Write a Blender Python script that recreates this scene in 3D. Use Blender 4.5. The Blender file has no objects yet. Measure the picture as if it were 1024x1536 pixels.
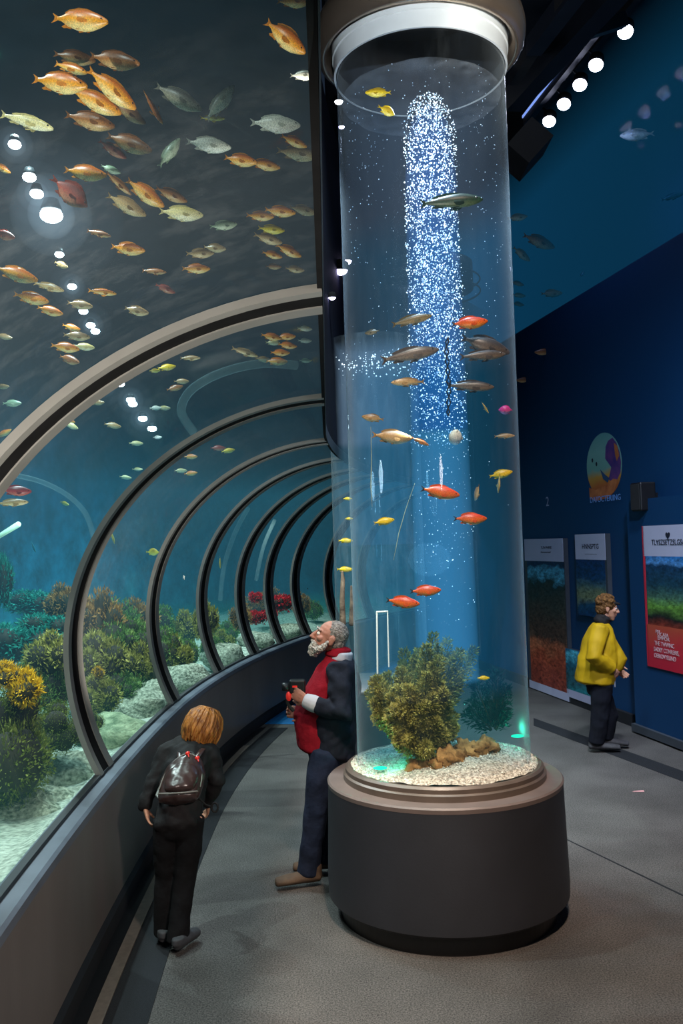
import bpy, bmesh, math, random
from math import pi, sin, cos, sqrt, atan2, radians
from mathutils import Vector, Matrix, noise as mnoise
V = Vector
scene = bpy.context.scene
COL = scene.collection
rnd = random.Random(7)

# ------------------------------------------------------------------ camera
F = 1350.0
CAMZ = 2.13
cam_data = bpy.data.cameras.new('camera')
cam_data.sensor_fit = 'AUTO'
cam_data.sensor_width = 36.0
cam_data.lens = F / 1536.0 * 36.0
cam_data.clip_start = 0.02
cam_data.clip_end = 200
cam = bpy.data.objects.new('camera', cam_data)
COL.objects.link(cam)
PITCH, ROLL = radians(2.0), radians(-1.75)
CM = Matrix.Translation((0, 0, CAMZ)) @ Matrix.Rotation(pi / 2 + PITCH, 4, 'X') @ Matrix.Rotation(ROLL, 4, 'Z')
cam.matrix_world = CM
scene.camera = cam
CR = CM.to_3x3()
CO = V((0, 0, CAMZ))
RIGHT, UP, FWD = CR.col[0].copy(), CR.col[1].copy(), -CR.col[2].copy()

def ray(px, py):
    return (CR @ V(((px - 512) / F, (768 - py) / F, -1.0)))

def P(px, py, y):
    """point of the photograph's ray at distance y into the room"""
    r = ray(px, py)
    return CO + r * (y / r.y)

def PZ(px, py, z):
    r = ray(px, py)
    return CO + r * ((z - CAMZ) / r.z)

# ------------------------------------------------------------------ mesh helper
class MB:
    def __init__(self):
        self.v, self.f, self.m, self.s = [], [], [], []
    def add(self, vs, fs, mi=0, smooth=True):
        o = len(self.v)
        self.v += [tuple(p) for p in vs]
        for f in fs:
            self.f.append(tuple(i + o for i in f)); self.m.append(mi); self.s.append(smooth)
        return self
    def box(self, lo, hi, mi=0, M=None):
        x0, y0, z0 = lo; x1, y1, z1 = hi
        vs = [V(p) for p in ((x0,y0,z0),(x1,y0,z0),(x1,y1,z0),(x0,y1,z0),(x0,y0,z1),(x1,y0,z1),(x1,y1,z1),(x0,y1,z1))]
        if M is not None: vs = [M @ p for p in vs]
        return self.add(vs, [(0,3,2,1),(4,5,6,7),(0,1,5,4),(1,2,6,5),(2,3,7,6),(3,0,4,7)], mi, False)
    def bar(self, p0, p1, w, h, mi=0):
        p0, p1 = V(p0), V(p1); d = (p1 - p0); L = d.length; d.normalize()
        up = V((0,0,1)) if abs(d.z) < .95 else V((1,0,0))
        s = d.cross(up).normalized(); u = s.cross(d)
        vs = []
        for p in (p0, p1):
            for a, b in ((-1,-1),(1,-1),(1,1),(-1,1)):
                vs.append(p + s * a * w / 2 + u * b * h / 2)
        return self.add(vs, [(3,2,1,0),(4,5,6,7),(0,1,5,4),(1,2,6,5),(2,3,7,6),(3,0,4,7)], mi, False)
    def lathe(self, prof, c=(0,0,0), n=48, mi=0, closed=False, smooth=True):
        """prof = list of (r, z)"""
        vs, fs = [], []
        k = len(prof)
        for i in range(n):
            a = 2 * pi * i / n
            for r, z in prof: vs.append((c[0] + r * cos(a), c[1] + r * sin(a), c[2] + z))
        for i in range(n):
            j = (i + 1) % n
            for q in range(k if closed else k - 1):
                q2 = (q + 1) % k
                fs.append((i * k + q, j * k + q, j * k + q2, i * k + q2))
        self.add(vs, fs, mi, smooth)
        return self
    def loft(self, secs, n=14, mi=0, dome=True, cap=True):
        """secs = list of (center, side vector, front vector): ellipse rings; domed ends"""
        secs = [(V(c), V(a), V(b)) for c, a, b in secs]
        S = []
        if dome:
            c0, a0, b0 = secs[0]; c1 = secs[1][0]
            d = (c0 - c1).normalized(); r = min(a0.length, b0.length)
            for t in (0.95, 0.75, 0.4): S.append((c0 + d * r * t * dome, a0 * sqrt(1 - t * t), b0 * sqrt(1 - t * t)))
        S += secs
        if dome:
            c0, a0, b0 = secs[-1]; c1 = secs[-2][0]
            d = (c0 - c1).normalized(); r = min(a0.length, b0.length)
            for t in (0.4, 0.75, 0.95): S.append((c0 + d * r * t * dome, a0 * sqrt(1 - t * t), b0 * sqrt(1 - t * t)))
        vs, fs = [], []
        for c, a, b in S:
            for i in range(n):
                t = 2 * pi * i / n
                vs.append(c + a * cos(t) + b * sin(t))
        for q in range(len(S) - 1):
            for i in range(n):
                j = (i + 1) % n
                fs.append((q * n + i, q * n + j, (q + 1) * n + j, (q + 1) * n + i))
        if cap:
            fs.append(tuple(range(n - 1, -1, -1)))
            fs.append(tuple((len(S) - 1) * n + i for i in range(n)))
        return self.add(vs, fs, mi)
    def limb(self, pts, rads, n=12, mi=0, flat=1.0, side=None, dome=True):
        """tapered tube through points"""
        pts = [V(p) for p in pts]; secs = []
        prev = None
        for i, p in enumerate(pts):
            t = (pts[min(i + 1, len(pts) - 1)] - pts[max(i - 1, 0)]).normalized()
            if side is not None: a = V(side)
            elif prev is not None: a = prev
            else: a = V((1, 0, 0)) if abs(t.x) < .9 else V((0, 1, 0))
            a = (a - t * a.dot(t)).normalized(); prev = a
            b = t.cross(a)
            r = rads[i]
            secs.append((p, a * r, b * r * flat))
        return self.loft(secs, n, mi, dome)
    def ball(self, c, r, M=None, n=16, m=10, mi=0):
        c = V(c)
        if not hasattr(r, '__len__'): r = (r, r, r)
        vs, fs = [], []
        for j in range(m + 1):
            ph = pi * (j / m) ; ph = min(max(ph, .02), pi - .02)
            for i in range(n):
                th = 2 * pi * i / n
                p = V((r[0] * sin(ph) * cos(th), r[1] * sin(ph) * sin(th), r[2] * cos(ph)))
                if M is not None: p = M @ p
                vs.append(c + p)
        for j in range(m):
            for i in range(n):
                k = (i + 1) % n
                fs.append((j * n + i, (j + 1) * n + i, (j + 1) * n + k, j * n + k))
        fs.append(tuple(range(n))); fs.append(tuple(m * n + i for i in range(n - 1, -1, -1)))
        return self.add(vs, fs, mi)
    def mesh(self, name, mats):
        me = bpy.data.meshes.new(name)
        me.from_pydata(self.v, [], self.f)
        for m in (mats if isinstance(mats, (list, tuple)) else [mats]): me.materials.append(m)
        me.polygons.foreach_set('material_index', self.m)
        me.polygons.foreach_set('use_smooth', self.s)
        me.update()
        return me

def link(name, me, parent=None):
    o = bpy.data.objects.new(name, me); COL.objects.link(o)
    if parent is not None: o.parent = parent
    return o

def obj(name, mb, mats, parent=None, recalc=False):
    me = mb.mesh(name, mats)
    if recalc:
        bm = bmesh.new(); bm.from_mesh(me); bmesh.ops.recalc_face_normals(bm, faces=bm.faces); bm.to_mesh(me); bm.free()
    if parent is not None and tuple(parent.location) != (0, 0, 0) or (parent is not None and parent.type == 'EMPTY'):
        inv = parent.matrix_basis.inverted()
        me.transform(inv)
    return link(name, me, parent)

def thing(name, label, cat, loc=(0, 0, 0), group=None):
    o = bpy.data.objects.new(name, None); COL.objects.link(o)
    o.location = loc; o.empty_display_size = .05
    tag(o, label, cat, group)
    return o

def tag(o, label, cat, group=None, kind=None):
    if label: o['label'] = label
    if cat: o['category'] = cat
    if group: o['group'] = group
    if kind: o['kind'] = kind
    return o

def struct(name, mb, mats, recalc=False):
    o = obj(name, mb, mats, None, recalc); o['kind'] = 'structure'
    return o

def bevel(o, w, seg=2):
    m = o.modifiers.new('b', 'BEVEL'); m.width = w; m.segments = seg; m.limit_method = 'ANGLE'; m.angle_limit = radians(40)
    return o

def remeshed(name, mb, mat, voxel, parent=None, smooth=6, fac=.5, wrinkle=0, wscale=9, post=None):
    """union of overlapping closed shapes into one continuous skin"""
    me = mb.mesh('tmp', mat)
    t = bpy.data.objects.new('tmp', me); COL.objects.link(t)
    r = t.modifiers.new('r', 'REMESH'); r.mode = 'VOXEL'; r.voxel_size = voxel; r.use_smooth_shade = True
    s = t.modifiers.new('s', 'SMOOTH'); s.iterations = smooth; s.factor = fac
    dg = bpy.context.evaluated_depsgraph_get(); dg.update()
    ev = t.evaluated_get(dg)
    nm = bpy.data.meshes.new_from_object(ev)
    bpy.data.objects.remove(t); bpy.data.meshes.remove(me)
    nm.name = name
    if not nm.materials: nm.materials.append(mat)
    if wrinkle:
        no = [v.normal.copy() for v in nm.vertices]
        for v, q in zip(nm.vertices, no):
            p = v.co * wscale
            w = mnoise.noise(V((p.x * 1.1, p.y * 1.1, p.z * 1.25 + p.x * .8))) + .5 * mnoise.noise(V((p.x * 2.3 + 5, p.y * 2.3, p.z * 2.4 - p.x)))
            v.co += q * w * wrinkle
    if post: post(nm)
    nm.polygons.foreach_set('use_smooth', [True] * len(nm.polygons))
    if parent is not None: nm.transform(parent.matrix_basis.inverted())
    return link(name, nm, parent)

# ------------------------------------------------------------------ materials
def newmat(name):
    m = bpy.data.materials.new(name); m.use_nodes = True
    nt = m.node_tree; nt.nodes.clear()
    out = nt.nodes.new('ShaderNodeOutputMaterial')
    return m, nt, out

def c4(c): return (c[0], c[1], c[2], 1.0)
def srgb(r, g, b):
    f = lambda x: (x / 255 / 12.92) if x / 255 <= .04045 else ((x / 255 + .055) / 1.055) ** 2.4
    return (f(r), f(g), f(b))

def mat(name, col, rough=.6, metal=0, var=.25, scale=8, bump=0, bscale=None, spec=.5, col2=None, stretch=None, detail=4, emit=None, estr=0, coat=0):
    """principled material with procedural colour variation and bump"""
    m, nt, out = newmat(name); N = nt.nodes; L = nt.links
    b = N.new('ShaderNodeBsdfPrincipled')
    b.inputs['Roughness'].default_value = rough; b.inputs['Metallic'].default_value = metal
    b.inputs['Specular IOR Level'].default_value = spec
    b.inputs['Coat Weight'].default_value = coat
    tc = N.new('ShaderNodeTexCoord'); mp = N.new('ShaderNodeMapping')
    if stretch: mp.inputs['Scale'].default_value = stretch
    L.new(tc.outputs['Object'], mp.inputs['Vector'])
    nz = N.new('ShaderNodeTexNoise'); nz.inputs['Scale'].default_value = scale; nz.inputs['Detail'].default_value = detail
    L.new(mp.outputs[0], nz.inputs['Vector'])
    rp = N.new('ShaderNodeValToRGB')
    c2 = col2 or tuple(min(1, x * (1 + var)) for x in col); c1 = col if col2 else tuple(x * (1 - var) for x in col)
    rp.color_ramp.elements[0].position = .32; rp.color_ramp.elements[1].position = .68
    rp.color_ramp.elements[0].color = c4(c1); rp.color_ramp.elements[1].color = c4(c2)
    L.new(nz.outputs['Fac'], rp.inputs[0]); L.new(rp.outputs[0], b.inputs['Base Color'])
    if bump:
        n2 = N.new('ShaderNodeTexNoise'); n2.inputs['Scale'].default_value = bscale or scale * 4; n2.inputs['Detail'].default_value = 5
        L.new(mp.outputs[0], n2.inputs['Vector'])
        bp = N.new('ShaderNodeBump'); bp.inputs['Strength'].default_value = bump; bp.inputs['Distance'].default_value = .02
        L.new(n2.outputs['Fac'], bp.inputs['Height']); L.new(bp.outputs[0], b.inputs['Normal'])
    if emit:
        b.inputs['Emission Color'].default_value = c4(emit); b.inputs['Emission Strength'].default_value = estr
    L.new(b.outputs[0], out.inputs[0])
    return m

def emis(name, col, s):
    m, nt, out = newmat(name)
    e = nt.nodes.new('ShaderNodeEmission'); e.inputs[0].default_value = c4(col); e.inputs[1].default_value = s
    nt.links.new(e.outputs[0], out.inputs[0]); return m

def water(name, ecol, est, acol, aden):
    """clear coloured water: absorbs and carries a little in-scattered light"""
    m, nt, out = newmat(name); N = nt.nodes; L = nt.links
    a = N.new('ShaderNodeVolumeAbsorption'); a.inputs['Color'].default_value = c4(acol); a.inputs['Density'].default_value = aden
    e = N.new('ShaderNodeEmission'); e.inputs[0].default_value = c4(ecol); e.inputs[1].default_value = est
    s = N.new('ShaderNodeAddShader'); L.new(a.outputs[0], s.inputs[0]); L.new(e.outputs[0], s.inputs[1])
    L.new(s.outputs[0], out.inputs['Volume'])
    return m

def glass(name, tint=(1, 1, 1), haze=.0, hcol=(.6, .7, .75), edge=.0, refl=1.0, smudge=0):
    """thin acrylic sheet: see-through, fresnel reflection, a little haze that grows at grazing angles"""
    m, nt, out = newmat(name); N = nt.nodes; L = nt.links
    t = N.new('ShaderNodeBsdfTransparent'); t.inputs[0].default_value = c4(tint)
    g = N.new('ShaderNodeBsdfGlossy'); g.inputs['Roughness'].default_value = .02
    d = N.new('ShaderNodeBsdfDiffuse'); d.inputs[0].default_value = c4(hcol)
    lw = N.new('ShaderNodeLayerWeight'); lw.inputs[0].default_value = .5
    pw = N.new('ShaderNodeMath'); pw.operation = 'POWER'; pw.inputs[1].default_value = 5
    L.new(lw.outputs['Facing'], pw.inputs[0])
    ma = N.new('ShaderNodeMath'); ma.operation = 'MULTIPLY_ADD'; ma.inputs[1].default_value = edge; ma.inputs[2].default_value = haze
    L.new(pw.outputs[0], ma.inputs[0])
    src = ma.outputs[0]
    if smudge:
        tc = N.new('ShaderNodeTexCoord'); mp = N.new('ShaderNodeMapping'); mp.inputs['Scale'].default_value = (3, 3, .6)
        L.new(tc.outputs['Object'], mp.inputs[0])
        nz = N.new('ShaderNodeTexNoise'); nz.inputs['Scale'].default_value = 2.5; nz.inputs['Detail'].default_value = 8; nz.inputs['Roughness'].default_value = .7
        L.new(mp.outputs[0], nz.inputs['Vector'])
        rp = N.new('ShaderNodeMapRange'); rp.inputs[1].default_value = .48; rp.inputs[2].default_value = .8; rp.inputs[4].default_value = smudge
        L.new(nz.outputs['Fac'], rp.inputs[0])
        ad = N.new('ShaderNodeMath'); ad.operation = 'ADD'; L.new(src, ad.inputs[0]); L.new(rp.outputs[0], ad.inputs[1]); src = ad.outputs[0]
    mx = N.new('ShaderNodeMixShader'); L.new(src, mx.inputs[0]); L.new(t.outputs[0], mx.inputs[1]); L.new(d.outputs[0], mx.inputs[2])
    fm = N.new('ShaderNodeMath'); fm.operation = 'MULTIPLY_ADD'; fm.inputs[1].default_value = .75 * refl; fm.inputs[2].default_value = .03 * refl; fm.use_clamp = True
    L.new(pw.outputs[0], fm.inputs[0])
    m2 = N.new('ShaderNodeMixShader'); L.new(fm.outputs[0], m2.inputs[0]); L.new(mx.outputs[0], m2.inputs[1]); L.new(g.outputs[0], m2.inputs[2])
    L.new(m2.outputs[0], out.inputs[0])
    return m

def ramp_mat(name, stops, axis=2, nscale=5, namt=.25, detail=6, rough=.7, bump=0, coord='Generated', fine=0, spec=.4, st=None, flo=.35, fhi=1.7):
    """colour bands along one axis broken up by noise"""
    m, nt, out = newmat(name); N = nt.nodes; L = nt.links
    b = N.new('ShaderNodeBsdfPrincipled'); b.inputs['Roughness'].default_value = rough; b.inputs['Specular IOR Level'].default_value = spec
    tc = N.new('ShaderNodeTexCoord'); sp = N.new('ShaderNodeSeparateXYZ'); L.new(tc.outputs[coord], sp.inputs[0])
    mpn = N.new('ShaderNodeMapping'); mpn.inputs['Scale'].default_value = st or (1, 1, 1); L.new(tc.outputs['Object'], mpn.inputs[0])
    nz = N.new('ShaderNodeTexNoise'); nz.inputs['Scale'].default_value = nscale; nz.inputs['Detail'].default_value = detail; nz.inputs['Roughness'].default_value = .6
    L.new(mpn.outputs[0], nz.inputs['Vector'])
    sb = N.new('ShaderNodeMath'); sb.operation = 'SUBTRACT'; sb.inputs[1].default_value = .5; L.new(nz.outputs['Fac'], sb.inputs[0])
    ma = N.new('ShaderNodeMath'); ma.operation = 'MULTIPLY_ADD'; ma.inputs[1].default_value = namt * 2
    L.new(sb.outputs[0], ma.inputs[0]); L.new(sp.outputs[axis], ma.inputs[2])
    rp = N.new('ShaderNodeValToRGB'); cr = rp.color_ramp
    while len(cr.elements) < len(stops): cr.elements.new(.5)
    for e, (p, c) in zip(cr.elements, stops): e.position = p; e.color = c4(c)
    L.new(ma.outputs[0], rp.inputs[0])
    col = rp.outputs[0]
    if fine:
        n2 = N.new('ShaderNodeTexNoise'); n2.inputs['Scale'].default_value = fine; n2.inputs['Detail'].default_value = 8; n2.inputs['Roughness'].default_value = .7
        L.new(mpn.outputs[0], n2.inputs['Vector'])
        mr = N.new('ShaderNodeMapRange'); mr.inputs[1].default_value = .3; mr.inputs[2].default_value = .7; mr.inputs[3].default_value = flo; mr.inputs[4].default_value = fhi
        L.new(n2.outputs['Fac'], mr.inputs[0])
        mu = N.new('ShaderNodeMix'); mu.data_type = 'RGBA'; mu.blend_type = 'MULTIPLY'; mu.inputs[0].default_value = 1
        L.new(col, mu.inputs[6]); L.new(mr.outputs[0], mu.inputs[7]); col = mu.outputs[2]
    L.new(col, b.inputs['Base Color'])
    if bump:
        n3 = N.new('ShaderNodeTexNoise'); n3.inputs['Scale'].default_value = bump[0]; n3.inputs['Detail'].default_value = 6
        L.new(tc.outputs['Object'], n3.inputs['Vector'])
        bp = N.new('ShaderNodeBump'); bp.inputs['Strength'].default_value = bump[1]; bp.inputs['Distance'].default_value = .03
        L.new(n3.outputs['Fac'], bp.inputs['Height']); L.new(bp.outputs[0], b.inputs['Normal'])
    L.new(b.outputs[0], out.inputs[0])
    return m

def leaf_mat(name, dark, mid, light, scale=9, trans=.25):
    m, nt, out = newmat(name); N = nt.nodes; L = nt.links
    b = N.new('ShaderNodeBsdfPrincipled'); b.inputs['Roughness'].default_value = .7; b.inputs['Specular IOR Level'].default_value = .2
    tc = N.new('ShaderNodeTexCoord')
    nz = N.new('ShaderNodeTexNoise'); nz.inputs['Scale'].default_value = scale; nz.inputs['Detail'].default_value = 6; nz.inputs['Roughness'].default_value = .75
    L.new(tc.outputs['Object'], nz.inputs['Vector'])
    rp = N.new('ShaderNodeValToRGB'); cr = rp.color_ramp; cr.elements.new(.5)
    for e, (p, c) in zip(cr.elements, ((.34, dark), (.52, mid), (.68, light))): e.position = p; e.color = c4(c)
    L.new(nz.outputs['Fac'], rp.inputs[0]); L.new(rp.outputs[0], b.inputs['Base Color'])
    t = N.new('ShaderNodeBsdfTranslucent'); L.new(rp.outputs[0], t.inputs[0])
    mx = N.new('ShaderNodeMixShader'); mx.inputs[0].default_value = trans
    L.new(b.outputs[0], mx.inputs[1]); L.new(t.outputs[0], mx.inputs[2]); L.new(mx.outputs[0], out.inputs[0])
    return m

def text_mesh(txt, size, extrude=.001, align='CENTER'):
    cu = bpy.data.curves.new('t', 'FONT'); cu.body = txt; cu.size = size; cu.extrude = extrude; cu.align_x = align
    o = bpy.data.objects.new('t', cu); COL.objects.link(o)
    dg = bpy.context.evaluated_depsgraph_get(); dg.update()
    me = bpy.data.meshes.new_from_object(o.evaluated_get(dg))
    bpy.data.objects.remove(o); bpy.data.curves.remove(cu)
    return me

def light(kind, loc, energy, col, target=None, size=.2, spot=60, blend=.6, sx=None, sy=None, name='lamp'):
    d = bpy.data.lights.new(name, kind); d.energy = energy; d.color = col
    if kind == 'AREA':
        d.size = size
        if sx: d.shape = 'RECTANGLE'; d.size = sx; d.size_y = sy
    else: d.shadow_soft_size = size
    if kind == 'SPOT': d.spot_size = radians(spot); d.spot_blend = blend
    o = bpy.data.objects.new(name, d); COL.objects.link(o); o.location = loc
    if target is not None: o.rotation_euler = (V(target) - V(loc)).to_track_quat('-Z', 'Y').to_euler()
    return o

# ------------------------------------------------------------------ tunnel path
def axis(s):
    R = 45.0 if s < 7 else 18.5
    a = (s - 7) / R
    return R - R * cos(a), 7 + R * sin(a), a

def W(s, u, z):
    x, y, a = axis(s)
    return V((x + u * cos(a), y - u * sin(a), z))

def SU(p):
    """path coordinates of a point"""
    R = 45.0 if p.y < 7 else 18.5
    dx, dy = R - p.x, p.y - 7
    return 7 + R * atan2(dy, dx), R - sqrt(dx * dx + dy * dy)

SILL = .83
def ucut(s):
    x = axis(s)[0]
    if s < 7: return -.016 * s - x
    return -.112

def prof(t, s, off=0.0):
    """tunnel section, t=0 on the sill, 1 at the top edge; off moves inward"""
    ax, zc, bu, bl = 1.66, 1.55, 1.47, 1.6
    th0 = -math.asin((zc - SILL) / bl); th1 = math.acos(min(1, max(-1, -ucut(s) / ax)))
    th = th0 + (th1 - th0) * t
    k = 1 - off / 1.6
    return -ax * k * cos(th), zc + (bu if th > 0 else bl) * k * sin(th)

def u_prof(z):
    if z >= 3.05: return 0.0
    b = 1.47 if z > 1.55 else 1.6
    q = (z - 1.55) / b
    return -1.66 * sqrt(max(0, 1 - q * q))

def in_tank(p, mg=.15):
    s, u = SU(p)
    if p.z < .95 or p.z > 6.0 or u < -5.0: return False
    if p.z < 3.05 + mg: return u < u_prof(p.z) - mg
    return u < ucut(s) - mg

def sweep(mb, s0, s1, pts_fn, ns, closed=False, caps=False, mi=0, smooth=True):
    """sweep a section along the path; pts_fn(s) -> list of (u, z)"""
    vs, fs = [], []
    k = None
    for i in range(ns + 1):
        s = s0 + (s1 - s0) * i / ns
        pts = pts_fn(s); k = len(pts)
        vs += [W(s, u, z) for u, z in pts]
    for i in range(ns):
        for q in range(k if closed else k - 1):
            q2 = (q + 1) % k
            fs.append((i * k + q, i * k + q2, (i + 1) * k + q2, (i + 1) * k + q))
    if caps:
        fs.append(tuple(range(k))); fs.append(tuple(ns * k + i for i in range(k - 1, -1, -1)))
    mb.add(vs, fs, mi, smooth)
    return mb
# ------------------------------------------------------------------ shared materials
M = {}
def carpet(name, lo, hi):
    m, nt, out = newmat(name); N = nt.nodes; L = nt.links
    b = N.new('ShaderNodeBsdfPrincipled'); b.inputs['Roughness'].default_value = .85; b.inputs['Specular IOR Level'].default_value = .25
    tc = N.new('ShaderNodeTexCoord')
    a = N.new('ShaderNodeTexNoise'); a.inputs['Scale'].default_value = 110; a.inputs['Detail'].default_value = 5; a.inputs['Roughness'].default_value = .8; L.new(tc.outputs['Object'], a.inputs[0])
    r = N.new('ShaderNodeValToRGB'); r.color_ramp.elements[0].position = .36; r.color_ramp.elements[1].position = .64; r.color_ramp.elements[0].color = c4(lo); r.color_ramp.elements[1].color = c4(hi); L.new(a.outputs[0], r.inputs[0])
    n = N.new('ShaderNodeTexNoise'); n.inputs['Scale'].default_value = 1.6; n.inputs['Detail'].default_value = 5; L.new(tc.outputs['Object'], n.inputs[0])
    q = N.new('ShaderNodeMapRange'); q.inputs[1].default_value = .3; q.inputs[2].default_value = .7; q.inputs[3].default_value = .72; q.inputs[4].default_value = 1.25; L.new(n.outputs[0], q.inputs[0])
    x = N.new('ShaderNodeMix'); x.data_type = 'RGBA'; x.blend_type = 'MULTIPLY'; x.inputs[0].default_value = 1; L.new(r.outputs[0], x.inputs[6]); L.new(q.outputs[0], x.inputs[7]); L.new(x.outputs[2], b.inputs['Base Color'])
    bp = N.new('ShaderNodeBump'); bp.inputs['Strength'].default_value = .4; bp.inputs['Distance'].default_value = .01; L.new(a.outputs[0], bp.inputs['Height']); L.new(bp.outputs[0], b.inputs['Normal'])
    L.new(b.outputs[0], out.inputs[0]); return m
M['floor'] = carpet('floor carpet', srgb(30, 30, 32), srgb(104, 101, 98))
M['shade_and_stripe'] = mat('floor shade and stripe', srgb(30, 32, 36), .9, var=.35, scale=220, bump=.2, bscale=380, spec=.2)
M['floor_strip'] = mat('floor edge strip', srgb(112, 104, 96), .45, var=.15, scale=30)
M['blue_glow_strip'] = mat('painted blue floor glow', srgb(20, 105, 165), .5, var=.1, scale=20)  # blue glow on the far floor, painted as a strip
M['dado'] = mat('dado panel', srgb(104, 98, 95), .38, var=.18, scale=1.6, spec=.5, stretch=(1, 1, .25), bump=.02, bscale=60)
M['sill'] = mat('sill slate', srgb(92, 100, 112), .35, var=.12, scale=6)
M['sill_gap'] = mat('sill gasket', srgb(14, 16, 20), .5, var=.2)
M['arch_grey'] = mat('arch grey metal', srgb(108, 108, 106), .38, metal=.25, var=.1, scale=4, bump=.02, bscale=50)
M['arch_black'] = mat('arch black rubber', (.003, .003, .0035), .9, var=.3, spec=.08)
M['dark'] = mat('dark paint', srgb(14, 17, 24), .7, var=.3, scale=3)
M['tankback'] = ramp_mat('rockwork with painted falloff', [(.0, srgb(24, 110, 112)), (.22, srgb(18, 84, 104)), (.45, srgb(12, 44, 62)), (.8, srgb(8, 14, 20))], 2, 1.2, .16, 8, .9, bump=(3, .8), fine=1.6, flo=.05, fhi=2.8)  # teal-to-dark fade painted in for light falling off upward
M['tanklid'] = mat('tank lid', srgb(15, 18, 23), .9, var=.8, scale=2.2, detail=8)
M['wallblue'] = ramp_mat('blue wall paint', [(0, srgb(5, 56, 98)), (1, srgb(5, 56, 98))], 2, 4, .3, 3, .55, bump=(40, .03), coord='Object')
M['wallblue2'] = mat('blue panel paint', srgb(12, 66, 132), .5, var=.08, scale=3)
M['upperback'] = mat('upper tank rear', srgb(3, 30, 54), .9, var=.35, scale=.7, detail=3)
M['ceiling'] = mat('ceiling black', srgb(16, 20, 30), .8, var=.5, scale=1.5)
M['steel'] = mat('dark steel', srgb(24, 30, 42), .45, metal=.4, var=.2, scale=4)
M['skirt'] = mat('grey skirting', srgb(60, 66, 74), .5, var=.1)
M['black'] = mat('black plastic', (.006, .006, .007), .4, var=.2)
M['chrome'] = mat('warm chrome', (.46, .37, .29), .2, metal=.88, var=.12, scale=5)
M['white'] = mat('white acrylic collar', srgb(205, 215, 220), .35, var=.04)
M['lampwhite'] = emis('lamp face', (.95, .97, 1), 30)
M['lampblue'] = emis('bluish lamp face', (.72, .76, 1), 28)
M['lampviolet'] = emis('violet lamp face', (.66, .6, 1), 16)

# ------------------------------------------------------------------ floor, ceiling, walls
mb = MB(); mb.add([(-3, -3, 0), (9, -3, 0), (9, 26, 0), (-3, 26, 0)], [(0, 1, 2, 3)], 0, False)
struct('floor', mb, M['floor'])
mb = MB(); mb.add([(-.05, -3, 8.4), (-.05, 26, 8.4), (9, 26, 8.4), (9, -3, 8.4)], [(0, 1, 2, 3)], 0, False)
struct('ceiling', mb, M['ceiling'])
mb = MB(); mb.box((-3, 24, 0), (9, 24.2, 8.4)); struct('wall_back', mb, M['dark'])

WO = V((3.0, 11.06, 0)); WD = V((-.2, 1, 0)).normalized(); WN = V((-1, -.2, 0)).normalized()
WM = Matrix(((WD.x, WN.x, 0, WO.x), (WD.y, WN.y, 0, WO.y), (0, 0, 1, 0), (0, 0, 0, 1)))   # (along, off, z)
def wall_hit(px, py, off=0):
    r = ray(px, py); o = WO + WN * off
    t = (o - CO).dot(WN) / r.dot(WN)
    p = CO + r * t
    return (p - WO).dot(WD), p.z
def wp(a, off, z): return WM @ V((a, off, z))
mb = MB(); mb.box((-13, -.15, 0), (13.4, 0, 5.1), M=WM); struct('wall_right', mb, M['wallblue'])
# tall tank window above the right wall
mb = MB(); mb.box((-13, -1.4, 5.0), (13.4, -1.2, 8.4), M=WM); struct('wall_right_upper', mb, M['upperback'])
mb = MB(); mb.box((-13, -1.2, 5.0), (13.4, -.15, 5.06), M=WM); struct('trim_1', mb, M['upperback'])
mb = MB(); mb.box((-13, -.06, 7.85), (13.4, .02, 8.4), M=WM); struct('trim_2', mb, M['ceiling'])
mb = MB(); mb.add([wp(-13, -.03, 5.1), wp(13.4, -.03, 5.1), wp(13.4, -.03, 7.85), wp(-13, -.03, 7.85)], [(0, 1, 2, 3)], 0, False)
struct('window_1', mb, glass('upper pane', (.9, .95, 1), .0, (.2, .3, .4), 0, .04))
mb = MB(); mb.box((-12.9, -1.15, 5.08), (13.3, -.05, 7.84), M=WM)
struct('window_1_water', mb, water('upper water', (.004, .045, .085), .35, (.3, .6, .8), .45))
# skirting + blue projecting panel behind the big poster
mb = MB(); mb.box((-1.0, 0, 0), (13.4, .05, .13), M=WM); struct('baseboard_right', mb, M['dark'])
pa, _ = wall_hit(972, 1050)
t = thing('blue_partition', 'bright blue partition board behind the large poster with grey foot', 'partition', wp(pa - 3, .09, 0))
mb = MB(); mb.box((pa - 8, .001, .1), (pa, .16, 2.5), M=WM); obj('panel', mb, M['wallblue'], t)
mb = MB(); mb.box((pa - 8, .001, .02), (pa + .02, .2, .1), M=WM); obj('foot', mb, M['skirt'], t)

# ------------------------------------------------------------------ dado, sill, floor bands
S0, S1 = -1.0, 17.5
mb = MB(); sweep(mb, S0, S1, lambda s: [(-1.51, 0), (-1.40, 0), (-1.40, SILL - .05), (-1.51, SILL - .05)], 80, True, True, smooth=False)
for i in range(len(mb.s)): mb.s[i] = False
o = struct('wall_left', mb, M['dado'], True)
mb = MB(); sweep(mb, S0, S1, lambda s: [(-1.515, SILL - .05), (-1.375, SILL - .05), (-1.375, SILL - .012), (-1.39, SILL), (-1.515, SILL)], 80, True, True, smooth=False)
struct('trim_3', mb, M['sill'], True)
mb = MB(); sweep(mb, S0, S1, lambda s: [(-1.49, SILL), (-1.455, SILL), (-1.455, SILL + .02), (-1.49, SILL + .02)], 80, True, True, smooth=False)
struct('trim_4', mb, M['sill_gap'], True)
mb = MB(); sweep(mb, S0, S1, lambda s: [(-1.40, .0), (-1.375, .0), (-1.375, .1), (-1.40, .12)], 80, True, True, smooth=False)
struct('baseboard_left', mb, M['dark'], True)
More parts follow.
